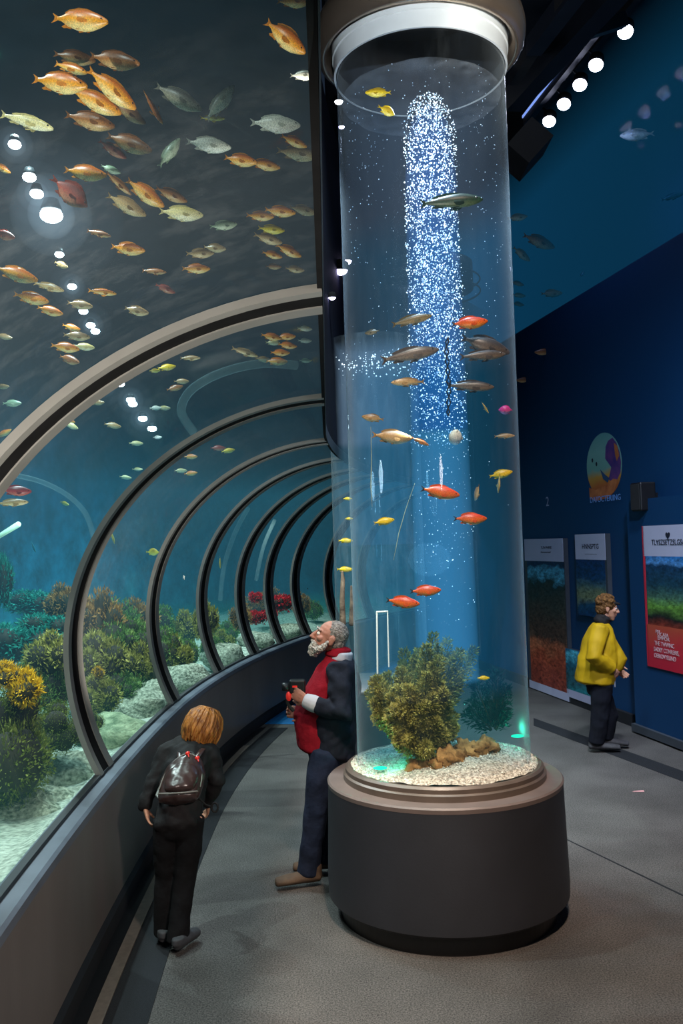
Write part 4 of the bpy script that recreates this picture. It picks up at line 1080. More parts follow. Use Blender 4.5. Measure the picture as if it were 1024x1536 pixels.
# ------------------------------------------------------------------ fish
FR = random.Random(3)
def fmat(name, back, side, belly, sc=22):
    m = ramp_mat(name, [(.12, belly), (.42, side), (.72, back)], 2, sc, .16, 5, .38, spec=.5, fine=sc * 2)
    return m
FC = {
 'orange': (srgb(188, 92, 10), srgb(230, 152, 34), srgb(244, 212, 140)), 'brown': (srgb(120, 66, 24), srgb(168, 104, 48), srgb(214, 172, 116)),
 'tan': (srgb(140, 104, 62), srgb(184, 148, 98), srgb(220, 196, 150)), 'silver': (srgb(150, 150, 132), srgb(226, 220, 194), srgb(252, 246, 228)),
 'grey': (srgb(84, 82, 76), srgb(142, 138, 122), srgb(190, 180, 156)), 'cream': (srgb(190, 166, 100), srgb(226, 208, 150), srgb(246, 236, 200)),
 'red': (srgb(110, 20, 20), srgb(170, 36, 34), srgb(206, 96, 70)), 'rust': (srgb(110, 34, 22), srgb(168, 62, 40), srgb(200, 130, 96)),
 'yellow': (srgb(200, 160, 10), srgb(240, 206, 30), srgb(250, 232, 110)), 'pale': (srgb(110, 130, 104), srgb(166, 180, 150), srgb(214, 220, 190)),
 'olive': (srgb(64, 58, 34), srgb(120, 106, 66), srgb(176, 152, 104)), 'dusk': (srgb(56, 50, 48), srgb(98, 86, 76), srgb(150, 130, 108)),
 'flame': (srgb(190, 52, 10), srgb(240, 110, 20), srgb(252, 170, 60)), 'teal': (srgb(20, 80, 90), srgb(50, 130, 136), srgb(110, 176, 176)),
 'pink': (srgb(190, 20, 100), srgb(236, 60, 140), srgb(250, 150, 190)), 'white': (srgb(210, 206, 190), srgb(240, 236, 220), srgb(252, 250, 240)),
 'green': (srgb(20, 40, 30), srgb(40, 70, 50), srgb(90, 110, 70)),
}
FMAT, FFIN = {}, {}
for k, v in FC.items():
    FMAT[k] = fmat('fish ' + k, *v)
    fc = tuple(.5 * a + .5 * b for a, b in zip(v[0], v[1]))
    FFIN[k] = leaf_mat('fin ' + k, tuple(x * .6 for x in fc), fc, tuple(min(1, x * 1.3) for x in fc), 30, .35)
M['eye'] = mat('fish eye', (.01, .01, .012), .1)
M['eyering'] = mat('fish eye ring', srgb(220, 190, 110), .3)
M['darkfin'] = mat('dark fin', srgb(24, 20, 20), .6)
M['paleband'] = mat('pale band', srgb(206, 200, 178), .5)
SHAPE = {  # (x along body, half height, half width, centre lift)
 'plump': ([(-.40, .030, .018, .0), (-.33, .045, .03, .0), (-.2, .118, .085, .0), (-.05, .160, .118, -.005), (.1, .172, .128, -.01), (.24, .150, .11, -.01), (.36, .105, .08, -.005), (.44, .066, .05, .0), (.485, .035, .028, .0)], .12),
 'slim': ([(-.40, .024, .014, .0), (-.3, .042, .028, .0), (-.15, .078, .055, .0), (.0, .102, .07, .0), (.15, .112, .078, .0), (.28, .098, .07, -.005), (.38, .072, .054, -.008), (.45, .045, .036, -.01), (.49, .022, .02, -.012)], .10),
 'tall': ([(-.38, .035, .016, .0), (-.3, .09, .03, .0), (-.18, .19, .05, .0), (-.02, .262, .066, .0), (.14, .27, .072, .0), (.28, .21, .066, -.01), (.38, .13, .05, -.02), (.45, .07, .034, -.02), (.49, .03, .02, -.02)], .2),
 'round': ([(-.42, .04, .03, .0), (-.34, .12, .11, .0), (-.2, .25, .22, .0), (0, .33, .30, .0), (.2, .30, .28, .0), (.34, .2, .18, .0), (.43, .1, .09, .0), (.47, .05, .05, .0)], .12),
}
FM = {}
def fin_fan(mb, root0, root1, tips, th=0.0):
    """ribbed fin between a root edge and a row of tip points"""
    n = len(tips); vs = []
    for k in range(n):
        t = k / (n - 1); a = V(root0).lerp(V(root1), t); b = V(tips[k]); m_ = a.lerp(b, .5) + V((0, .008 * (-1) ** k, 0))
        vs += [a, m_, b]
    fs = []
    for k in range(n - 1):
        fs += [(3 * k, 3 * k + 1, 3 * k + 4, 3 * k + 3), (3 * k + 1, 3 * k + 2, 3 * k + 5, 3 * k + 4)]
    mb.add(vs, fs)
def fish_meshes(shape):
    if shape in FM: return FM[shape]
    secs, tl = SHAPE[shape]; d = {}
    mb = MB(); mb.loft([((x, 0, c), V((0, w, 0)), V((0, 0, h))) for x, h, w, c in secs], 16, 0, .6); d['body'] = mb
    hm = max(h for _, h, _, _ in secs)
    def top(x):
        for a, b in zip(secs, secs[1:]):
            if a[0] <= x <= b[0]:
                t = (x - a[0]) / (b[0] - a[0]); return a[1] + (b[1] - a[1]) * t, a[2] + (b[2] - a[2]) * t
        return .03, .02
    mb = MB(); fin_fan(mb, (-.39, 0, .03), (-.39, 0, -.03), [(-.39 - tl, 0, .085), (-.39 - tl * .85, .01, .055), (-.39 - tl * .6, 0, .025), (-.39 - tl * .55, -.01, 0), (-.39 - tl * .6, 0, -.025), (-.39 - tl * .85, .01, -.055), (-.39 - tl, 0, -.085)]); d['tail_fin'] = mb
    xs = [-.26 + .46 * k / 6 for k in range(7)]
    mb = MB(); vs = []; fs = []
    for k, x in enumerate(xs):
        h, w_ = top(x); hh = .028 * sin(pi * (.2 + .75 * k / 6)) + .008
        vs += [V((x, 0, h * .96)), V((x - .035, .005 * (-1) ** k, h + hh))]
    for k in range(6): fs.append((2 * k, 2 * k + 1, 2 * k + 3, 2 * k + 2))
    mb.add(vs, fs); d['dorsal_fin'] = mb
    h, w_ = top(-.18); mb = MB(); fin_fan(mb, (-.25, 0, -top(-.25)[0] * .9), (-.1, 0, -top(-.1)[0] * .9), [(-.31, 0, -h - .005), (-.27, .006, -h - .03), (-.2, 0, -h - .025), (-.13, 0, -top(-.1)[0] - .02)]); d['anal_fin'] = mb
    for sd in (-1, 1):
        h, w_ = top(.2); mb = MB(); y = sd * w_ * .9
        fin_fan(mb, (.2, y, -.03), (.2, y, -.075), [(.05, y + sd * .05, -.03), (.03, y + sd * .075, -.07), (.06, y + sd * .075, -.11), (.12, y + sd * .05, -.12)]); d['pectoral_fin_%d' % sd] = mb
        h, w_ = top(.2); mb = MB(); fin_fan(mb, (.14, sd * .03, -h * .93), (.06, sd * .03, -top(.06)[0] * .95), [(.05, sd * .05, -h - .02), (.0, sd * .05, -h - .03), (-.02, sd * .04, -h - .01)]); d['pelvic_fin_%d' % sd] = mb
        h, w_ = top(.40); mb = MB(); mb.ball((.395, sd * w_ * .86, h * .22), (.02, .011, .02), n=10, m=6); d['eye_%d' % sd] = mb
    FM[shape] = d; return d
CACHE = {}
def fmesh(shape, part, colour, fin=None):
    key = (shape, part, colour, fin)
    if key not in CACHE:
        mb = fish_meshes(shape)[part]
        m = M['eye'] if part.startswith('eye') else FMAT[colour] if part == 'body' else (M['darkfin'] if fin == 'dark' and part == 'tail_fin' else FFIN[colour])
        CACHE[key] = mb.mesh('%s_%s_%s' % (shape, part, colour), m)
    return CACHE[key]
def fmesh_small(shape, colour):
    key = (shape, 'all', colour)
    if key not in CACHE:
        mb = MB()
        for part, src in fish_meshes(shape).items():
            if part.startswith('p'): continue
            o = len(mb.v); mb.v += src.v
            mi = 0 if part == 'body' else 2 if part.startswith('eye') else 1
            for f in src.f: mb.f.append(tuple(i + o for i in f)); mb.m.append(mi); mb.s.append(True)
        CACHE[key] = mb.mesh('small_%s_%s' % (shape, colour), [FMAT[colour], FFIN[colour], M['eye']])
    return CACHE[key]
def fish_at(p, L, ang, shape, colour, label, group, yaw=None, fin=None, small=False, cat='fish', roll=None, flat=1):
    a = radians(ang); yw = FR.uniform(-.35, .35) if yaw is None else yaw
    f = (RIGHT * cos(a) - UP * sin(a)) * cos(yw) + FWD * sin(yw); f.normalize()
    up = V((0, 0, 1)) + RIGHT * (FR.uniform(-.15, .15) if roll is None else roll)
    y = up.cross(f).normalized(); z = f.cross(y)
    if abs(f.z) > .85: y = (-FWD).cross(f).normalized() if roll is None else y; z = f.cross(y)
    R = Matrix((f, y, z)).transposed().to_4x4()
    Mx = Matrix.Translation(p) @ R @ Matrix.Diagonal((L, L * flat, L, 1))
    if small:
        o = link('fish', fmesh_small(shape, colour)); o.matrix_basis = Mx; tag(o, label, cat, group); return o
    o = link('fish', fmesh(shape, 'body', colour)); o.matrix_basis = Mx; tag(o, label, cat, group)
    for part in fish_meshes(shape):
        if part == 'body': continue
        c = link(part.rsplit('_', 1)[0] if part[-1] == '1' else part, fmesh(shape, part, colour, fin)); c.parent = o
    return o
def tank_fish(px, py, ln, ang, colour, label, shape='plump', group='school of fish over the tunnel', L=None, mg=.12, mk=.35):
    L = L or (.25 if ln > 55 else .21 if ln > 30 else .17)
    want = L * F / max(ln, 8)
    best = None
    for k in range(260):
        y = 1.9 + .06 * k; p = P(px, py, y)
        if in_tank(p, mg + mk * ln / F * y):
            c = abs(math.log(y / want))
            if best is None or c < best[0]: best = (c, y, p)
    if best is None: print('fish outside tank', px, py); return
    _, y, p = best
    fish_at(p, ln * 1.06 / F * y, ang, shape, colour, label, group, small=ln < 26)
T = tank_fish
# near bay, top to bottom
T(120, 30, 88, 10, 'orange', 'plump orange fish alone at the very top left')
T(172, 90, 76, 12, 'brown', 'brown fish above the large orange cluster, upper left', 'plump')
T(112, 86, 60, 8, 'brown', 'dim orange brown fish behind the top of the large cluster')
T(106, 102, 62, 24, 'orange', 'slim orange fish squeezed at the top of the large cluster', 'slim')
T(90, 124, 86, 12, 'orange', 'big orange fish leftmost in the large upper left cluster')
T(168, 134, 82, 36, 'orange', 'big orange fish diving right in the large cluster')
T(143, 152, 78, 22, 'orange', 'orange fish lowest front of the large upper left cluster')
T(195, 170, 52, 32, 'brown', 'dark orange fish at the right end of the large cluster')
T(135, 181, 72, 12, 'brown', 'brown fish just below the large upper left cluster')
T(40, 182, 80, 15, 'cream', 'pale cream fish at the left edge above the lamp row', 'slim')
T(229, 160, 54, 60, 'orange', 'slim orange fish pointing steeply down, right of the large cluster', 'slim')
T(268, 147, 72, 25, 'grey', 'dull grey fish in the middle of the dark overhead pane')
T(330, 154, 62, -48, 'silver', 'silver fish pointing up to the right near the pane middle')
T(318, 177, 36, -5, 'yellow', 'small yellow orange fish just below the upward silver fish', 'slim')
T(413, 186, 72, 0, 'white', 'whitest plump silver fish toward the upper right of the pane')
T(313, 217, 64, 5, 'white', 'white silver fish left of a pair of orange fish')
T(254, 229, 50, -52, 'pale', 'pale green fish standing steeply upward mid pane')
T(194, 215, 70, 20, 'brown', 'brown fish over a reddish one, below the large cluster')
T(169, 224, 44, 30, 'rust', 'small reddish fish tucked under the brown fish')
T(361, 240, 52, 15, 'orange', 'left orange fish of the pair right of the white silver fish')
T(397, 247, 46, 5, 'orange', 'right orange fish of the pair right of the white silver fish')
T(441, 212, 40, 22, 'orange', 'orange fish directly above an orange cream one, right of the pair')
T(447, 230, 62, 8, 'tan', 'orange cream fish near the right edge of the overhead pane')
T(128, 259, 64, 10, 'orange', 'orange tan fish left of the pale green dot fish')
T(166, 254, 30, 20, 'pale', 'small pale green fish between two brown ones')
T(106, 289, 60, 38, 'rust', 'rust red broad fish right of the lamp row', 'tall')
T(178, 275, 46, 40, 'brown', 'brown fish slanting down below the pale green dot fish', 'slim')
T(218, 290, 64, 35, 'orange', 'orange brown fish above the tan one, left of pane centre')
T(190, 308, 60, 25, 'tan', 'tan orange fish in the cluster left of pane centre')
T(257, 292, 48, 20, 'brown', 'orange brown fish above the long cream fish')
T(272, 320, 62, 3, 'cream', 'long cream fish in the middle of the overhead pane')
T(335, 338, 40, -10, 'pale', 'pale silvery fish right of the long cream fish')
T(192, 373, 52, 10, 'orange', 'orange fish alone below the tan cluster')
T(300, 380, 40, -5, 'tan', 'tan fish on the left of a dull pair above the arch')
T(322, 372, 36, 10, 'tan', 'tan fish on the right of a dull pair above the arch')
T(390, 324, 40, 5, 'orange', 'orange fish leftmost of the right hand school, top row')
T(420, 317, 46, 10, 'orange', 'orange fish in the middle top row of the right hand school')
T(455, 315, 42, 8, 'tan', 'tan orange fish rightmost in the top row of the right hand school')
T(407, 344, 38, 5, 'yellow', 'yellow orange fish in the second row of the right hand school')
T(402, 358, 42, 15, 'tan', 'tan fish in the third row of the right hand school')
T(433, 376, 40, 22, 'orange', 'orange fish low on the right of the right hand school')
T(408, 382, 30, 15, 'orange', 'small orange fish lowest on the left of the right hand school')
T(428, 56, 78, 42, 'orange', 'large yellow orange fish beside the chrome ring', mg=.02, mk=.3)
T(440, 3, 48, 0, 'orange', 'orange fish cut by the top edge beside the chrome ring', mg=.02, mk=.3)
T(455, 113, 40, 5, 'white', 'bright white fish under the large one beside the chrome ring')
T(3, 252, 28, 30, 'orange', 'orange fish cut by the left edge beside the lamp row')
T(6, 352, 40, 20, 'rust', 'rusty orange fish cut by the left edge, middle of the pane')
T(148, 350, 38, 15, 'brown', 'dim brown fish right of the brightest lamp', 'slim')
T(25, 411, 60, 15, 'orange', 'orange fish at the left edge above three others')
T(73, 430, 46, 15, 'tan', 'dull tan fish trailing the left edge orange fish', 'slim')
T(47, 447, 50, 12, 'orange', 'bright orange fish below the left edge one')
T(75, 466, 38, 15, 'orange', 'small orange fish lowest of the left edge group')
T(153, 438, 40, 3, 'orange', 'slim orange fish right of the small lamps', 'slim')
T(120, 457, 38, 10, 'tan', 'dim tan fish between the small lamps and the slim orange fish')
T(205, 466, 38, 15, 'tan', 'tan fish just above the large arch')
T(248, 433, 30, 20, 'rust', 'reddish brown fish above the large arch, centre')
T(294, 403, 40, 0, 'orange', 'orange fish above the large arch, right of centre')
T(231, 407, 36, 5, 'brown', 'dim brown fish left of the reddish brown one above the arch', 'slim')
T(92, 397, 26, 25, 'tan', 'tiny tan fish under the small lamp, left part of the pane')
T(107, 491, 26, 15, 'orange', 'orange fish topmost in the small heap beside the lamps')
T(115, 504, 38, 5, 'tan', 'tan fish second in the small heap beside the lamps')
T(98, 521, 40, 8, 'orange', 'orange fish on the left of the small heap beside the lamps')
T(126, 520, 30, 5, 'cream', 'pale fish on the right of the small heap beside the lamps')
T(104, 539, 36, 20, 'brown', 'dim brown fish lowest in the small heap beside the lamps')
T(442, 404, 28, 5, 'tan', 'tan fish low at the right, just over the arch end')
T(410, 400, 24, 5, 'brown', 'dim brown fish low at the right, left of the tan one')
T(6, 505, 24, 10, 'tan', 'tan fish at the left edge beside the small heap')
T(18, 605, 28, 0, 'pale', 'pale green fish at the left edge above the large arch')
T(6, 650, 24, -25, 'orange', 'orange fish at the left edge touching the large arch')
T(3, 580, 22, 0, 'tan', 'faint tan fish at the left edge over the pale green one')
# second bay
g2 = 'fish seen through the second bay'
T2 = lambda *a, **k: T(*a, group=g2, **k)
T2(378, 473, 32, 12, 'grey', 'dim grey fish just under the large arch')
T2(407, 505, 30, 10, 'orange', 'orange fish top left of the tight school under the large arch')
T2(429, 505, 28, 0, 'orange', 'orange fish top right of the tight school under the large arch')
T2(431, 518, 28, 5, 'orange', 'orange fish second row right of the tight school')
T2(409, 514, 22, 5, 'cream', 'cream fish second row left of the tight school')
T2(420, 529, 28, 0, 'orange', 'orange fish third row of the tight school')
T2(415, 542, 32, 3, 'orange', 'orange fish lowest row of the tight school')
T2(395, 539, 24, 5, 'tan', 'tan fish at the lower left of the tight school')
T2(367, 528, 40, 15, 'tan', 'tan fish trailing left of the tight school', shape='slim')
T2(285, 537, 30, 0, 'tan', 'faint tan fish alone, left of the tight school', shape='slim')
T2(250, 551, 26, -10, 'yellow', 'yellow fish right of a smaller one, second bay left part')
T2(232, 556, 17, 0, 'yellow', 'tiny yellow fish left of the yellow one')
T2(272, 572, 22, 0, 'tan', 'tan fish over an orange one, second bay middle')
T2(262, 582, 24, -15, 'brown', 'orange brown fish under the tan one, second bay middle')
T2(233, 612, 18, 0, 'white', 'white fish leftmost of a close pair beside the lamps')
T2(246, 612, 18, 0, 'cream', 'cream fish rightmost of a close pair beside the lamps')
T2(196, 552, 28, -8, 'grey', 'grey slim fish just under the large arch over the lamps', shape='slim')
T2(146, 604, 22, 0, 'tan', 'tan fish left of the lamp cluster in the second bay')
T2(169, 638, 24, 10, 'tan', 'tan fish beneath the lamp cluster in the second bay')
T2(102, 630, 22, 20, 'orange', 'orange fish top of a pair beside the large arch')
T2(106, 638, 24, 25, 'cream', 'cream orange fish bottom of a pair beside the large arch')
T2(204, 665, 20, 0, 'cream', 'cream fish below the lamps near the third arch')
T2(236, 656, 15, 0, 'white', 'tiny white fish near the second arch shoulder')
T2(188, 716, 17, 8, 'cream', 'small cream fish close to the second arch, lower one')
T2(206, 704, 15, 0, 'cream', 'small cream fish close to the second arch, upper one')
T2(457, 493, 22, 0, 'silver', 'silver fish top of the column right of the tight school')
T2(457, 511, 20, 0, 'silver', 'silver fish second right of the tight school')
T2(458, 541, 18, 0, 'pale', 'pale fish third right of the tight school')
g3 = 'small fish through the far bays'
T3 = lambda *a, **k: T(*a, group=g3, **k)
T3(286, 685, 20, 0, 'orange', 'small orange fish upper one in the third bay')
T3(286, 710, 20, -5, 'orange', 'small orange fish lower one in the third bay')
T3(271, 706, 18, 0, 'cream', 'small cream fish beside the lower orange one in the third bay')
T3(327, 672, 22, 0, 'rust', 'reddish brown fish near the top of the third bay')
T3(342, 676, 20, -10, 'yellow', 'yellow fish right of the reddish one in the third bay')
T3(24, 736, 42, 3, 'red', 'deep red fish at the left edge below the large arch')
T3(18, 754, 44, -4, 'tan', 'dim orange fish under the deep red one', shape='slim')
T3(97, 755, 16, 20, 'yellow', 'tiny yellow fish below the large arch at left')
T3(229, 828, 19, 0, 'yellow', 'yellow fish beside the third arch at eye level', shape='tall')
T3(169, 806, 19, 75, 'yellow', 'yellow orange fish diving right beside the second arch', shape='tall')
T3(330, 844, 16, 88, 'yellow', 'yellow fish upright between fourth and fifth arches', shape='tall')
T3(50, 820, 18, 70, 'teal', 'faint teal fish diving at the far left', shape='slim')

# fish in the tall column
gc = 'fish in the tall column'
def C(px, py, ln, ang, colour, label, shape='plump', y=4.98, yaw=None, fin=None, small=None):
    p = P(px, py, y)
    dx, dy = p.x - CX, p.y - CY; q = sqrt(dx * dx + dy * dy); lim = RT - .05 - .25 * ln / F * y
    if q > lim:
        k = 0
        while q > lim and k < 60:
            y += .01; p = P(px, py, y); dx, dy = p.x - CX, p.y - CY; q = sqrt(dx * dx + dy * dy); k += 1
    fish_at(p, ln * 1.05 / F * y, ang, shape, colour, label, gc, yaw if yaw is not None else FR.uniform(-.15, .15), fin, ln < 20 if small is None else small)
C(567, 139, 38, 178, 'yellow', 'plump yellow fish near the top of the tall column')
C(580, 166, 26, 28, 'yellow', 'small yellow fish just below the plump yellow one', 'tall')
C(676, 302, 92, -4, 'green', 'long dark green fish crossing the bubbles, highest in the plume', 'slim')
C(617, 480, 60, -14, 'olive', 'olive fish heading right on the left of the bubbles', 'slim')
C(704, 484, 52, -4, 'flame', 'bright orange fish at the right edge of the bubbles', fin='dark')
C(728, 518, 74, 16, 'dusk', 'dusky brown fish, upper of two overlapping at right')
C(723, 533, 68, -5, 'dusk', 'dusky brown fish, lower of two overlapping at right', 'slim', y=4.93)
C(614, 532, 86, -12, 'dusk', 'long dark brown fish left of the chain', 'slim')
C(612, 573, 50, 178, 'tan', 'yellowish tan fish heading left below the long dark one', 'slim')
C(705, 579, 68, 2, 'dusk', 'brown fish with a pale head right of the chain', 'slim')
C(559, 627, 32, 188, 'tan', 'small tan fish heading left near the left wall of the tall column')
C(588, 655, 58, 5, 'tan', 'large tan fish touching a smaller brown one')
C(630, 662, 28, 25, 'brown', 'small brown fish ahead of the large tan one', 'slim')
C(683, 655, 32, 95, 'white', 'round white puffer fish in the bubbles', 'round', yaw=.9)
C(727, 611, 20, 60, 'cream', 'tiny cream fish diving beside the pink one', 'slim')
C(758, 615, 20, 180, 'pink', 'bright pink fish at the right wall of the tall column', 'round')
C(756, 654, 30, -3, 'tan', 'tan yellow fish near the right wall, below the pink one', 'slim')
C(660, 738, 56, 10, 'flame', 'dark orange fish in the middle of the tall column', fin='dark')
C(705, 778, 48, 0, 'flame', 'red orange fish below the middle one, at the plume edge', fin='dark')
C(751, 711, 34, -12, 'yellow', 'yellow fish over a pale oval one at right')
C(748, 726, 26, 95, 'cream', 'pale yellow oval fish hanging below the yellow one', 'tall', y=5.02)
C(715, 739, 28, 100, 'tan', 'yellow tan fish seen head on near the plume edge', 'tall', yaw=.7)
C(576, 782, 30, -10, 'yellow', 'small yellow orange fish at the lower left of the tall column')
C(604, 903, 48, 6, 'flame', 'orange fish, left one of the pair over the bushy plant', fin='dark')
C(638, 886, 44, -3, 'flame', 'orange fish, right one of the pair over the bushy plant', fin='dark')
C(725, 1017, 18, 0, 'yellow', 'tiny yellow orange fish low at the right of the bushy plant')
C(558, 498, 22, 170, 'olive', 'faint olive fish near the left wall of the tall column', y=5.3)
# fish in the back column
gb2 = 'fish in the back column'
for px, py, ln, lb in ((521, 748, 14, 'yellow fish, highest in the back column'), (523, 778, 12, 'tiny pale yellow fish, second highest in the back column'), (518, 811, 22, 'slim yellow fish in the middle of the back column'), (517, 854, 24, 'yellow green fish just above the driftwood posts')):
    p = P(px, py, 8.72); fish_at(p, ln / F * 8.72, 0, 'plump', 'yellow', lb, gb2, small=True)
# fish behind the upper right window
gr = 'fish behind the upper right window'
def U_(px, py, ln, ang, colour, label, shape='plump'):
    r = ray(px, py); o = WO - WN * .45; t = (o - CO).dot(WN) / r.dot(WN); p = CO + r * t
    fish_at(p, ln * 1.05 / F * p.y, ang, shape, colour, label, gr, .1, small=ln < 26)
U_(955, 202, 48, 178, 'silver', 'pale grey fish alone in the upper right window')
U_(1008, 295, 36, -18, 'teal', 'teal fish at the right edge of the upper window', 'slim')
U_(808, 362, 50, 20, 'brown', 'largest brown fish in the upper window, beside the column')
U_(782, 381, 32, 38, 'tan', 'tan fish below the largest one, next to the column')
U_(827, 440, 32, -3, 'tan', 'tan fish low in the upper window over the wall edge')
U_(776, 326, 30, -8, 'tan', 'tan fish cut by the column edge above the largest one')
U_(776, 425, 20, 15, 'brown', 'small brown fish topmost of three beside the column')
U_(778, 443, 20, 5, 'tan', 'small tan fish middle of three beside the column')
U_(777, 456, 18, 10, 'brown', 'small brown fish lowest of three beside the column')
U_(873, 411, 12, -50, 'teal', 'tiny teal fish far back in the upper window')
# two fish figures fixed flat on the wall below the window
for px, py, ln, lb in ((815, 528, 28, 'small orange brown fish figure on the blue wall, right one'), (785, 570, 24, 'small orange brown fish figure on the blue wall beside the column')):
    a, z = wall_hit(px, py, .03); fish_at(wp(a, .03, z), ln / F * 11.8, 178, 'plump', 'brown', lb, 'fish figures on the wall', 0, small=True, flat=.35)
# ------------------------------------------------------------------ people
M['skin'] = mat('skin', srgb(196, 142, 116), .55, var=.12, scale=18, spec=.35)
M['skin_old'] = mat('weathered skin', srgb(156, 106, 88), .6, var=.16, scale=26, bump=.15, bscale=60, spec=.35)
M['navy'] = mat('navy jacket cloth', srgb(19, 24, 36), .85, var=.25, scale=9, bump=.25, bscale=30, spec=.2)
M['denim'] = mat('dark denim', srgb(24, 34, 54), .85, var=.35, scale=7, bump=.2, bscale=40, spec=.2)
M['redcloth'] = mat('red fleece', srgb(120, 14, 30), .9, var=.18, scale=8, bump=.2, bscale=40, spec=.15)
M['blackcloth'] = mat('black jacket cloth', srgb(24, 22, 24), .8, var=.3, scale=8, bump=.25, bscale=30, spec=.3)
M['blacktrouser'] = mat('black trouser cloth', srgb(19, 18, 20), .9, var=.3, scale=8, bump=.2, bscale=30, spec=.15)
M['yellowcloth'] = mat('yellow jacket cloth', srgb(178, 142, 6), .7, var=.14, scale=5, bump=.25, bscale=14, spec=.3)
M['darktrouser'] = mat('dark trouser cloth', srgb(15, 18, 28), .85, var=.35, scale=6, bump=.2, bscale=24, spec=.2)
M['whitecloth'] = mat('white cuff cloth', srgb(160, 162, 170), .8, var=.05)
M['boot'] = mat('tan leather boot', srgb(74, 58, 44), .85, var=.25, scale=12, bump=.2)
M['sole_dark'] = mat('dark sole', srgb(34, 30, 28), .8)
M['sneaker'] = mat('grey trainer', srgb(54, 54, 58), .8, var=.25, scale=30)
M['sole_white'] = mat('white sole', srgb(210, 206, 198), .6, var=.05)
M['sole_pink'] = mat('pinkish sole', srgb(206, 150, 132), .6, var=.08)
M['blond'] = mat('ginger blond hair', srgb(104, 52, 18), .45, col2=srgb(206, 132, 58), scale=38, stretch=(1, 1, .18), bump=.6, bscale=70, spec=.4)
M['greyhair'] = mat('short grey hair', srgb(84, 78, 74), .8, col2=srgb(150, 142, 134), scale=60, bump=.8, bscale=120, spec=.2)
M['beard'] = mat('grey beard', srgb(130, 124, 116), .9, col2=srgb(206, 200, 190), scale=55, bump=1, bscale=110, spec=.15)
M['brownhair'] = mat('brown hair', srgb(70, 44, 22), .7, col2=srgb(128, 88, 46), scale=36, bump=.9, bscale=60, spec=.25)
M['eyewhite'] = mat('eye white', srgb(220, 214, 206), .2, var=.03)
M['pack'] = mat('dark brown backpack', srgb(58, 40, 38), .3, var=.35, scale=6, bump=.12, bscale=20, spec=.6, coat=.4)
M['packtrim'] = mat('grey piping', srgb(120, 116, 110), .4, var=.1)
M['redplastic'] = mat('red plastic', srgb(220, 40, 34), .35, emit=(.5, .03, .02), estr=.25)
M['strap'] = mat('black webbing', (.008, .008, .009), .7)

def frame(fwd, up=(0, 0, 1)):
    """columns: right, forward, up"""
    f = V(fwd).normalized(); r = f.cross(V(up)).normalized(); u = r.cross(f)
    return Matrix((r, f, u)).transposed()
def head(mb, c, R, s=1.0, jaw=1.0):
    """skull, jaw, nose, brow, ears and lips; c = middle of the head, R = (right, forward, up), height 0.23"""
    q = lambda x, y, z: c + R @ (V((x, y, z)) * s)
    mb.ball(q(0, -.012, .03), (.074 * s, .092 * s, .088 * s), R)
    mb.loft([(q(0, .018, .03), R @ V((.066 * s, 0, 0)), R @ V((0, .066 * s, 0))), (q(0, .024, -.03), R @ V((.060 * s, 0, 0)), R @ V((0, .062 * s, 0))),
             (q(0, .034, -.07), R @ V((.048 * s * jaw, 0, 0)), R @ V((0, .048 * s, 0))), (q(0, .045, -.098), R @ V((.032 * s * jaw, 0, 0)), R @ V((0, .032 * s, 0)))], 16, 0, .6)
    mb.limb([q(0, .082, .022), q(0, .100, -.008), q(0, .108, -.022), q(0, .090, -.030)], [.010 * s, .013 * s, .016 * s, .012 * s], 10)
    for k in (-1, 1):
        mb.ball(q(k * .012, .098, -.026), .010 * s, n=8, m=6)
        mb.ball(q(k * .030, .074, .034), (.026 * s, .014 * s, .008 * s), R, n=10, m=6)      # brow
        mb.ball(q(k * .046, .058, -.012), (.022 * s, .022 * s, .020 * s), R, n=10, m=6)     # cheek
        mb.ball(q(k * .076, -.012, .0), (.010 * s, .020 * s, .034 * s), R, n=10, m=8)       # ear
        mb.ball(q(k * .080, -.020, .012), (.008 * s, .014 * s, .018 * s), R, n=10, m=8)
    mb.ball(q(0, .082, -.052), (.026 * s, .013 * s, .007 * s), R, n=10, m=6)
    mb.ball(q(0, .080, -.064), (.023 * s, .013 * s, .008 * s), R, n=10, m=6)
    return q
def eyes(parent, c, R, s=1.0):
    for k in (-1, 1):
        mb = MB(); mb.ball(c + R @ (V((k * .032, .074, .012)) * s), .0125 * s, n=12, m=8); e = obj('eye', mb, M['eyewhite'], parent)
        mb = MB(); mb.ball(c + R @ (V((k * .032, .0835, .012)) * s), .0055 * s, n=10, m=6); obj('iris', mb, M['eye'], e)
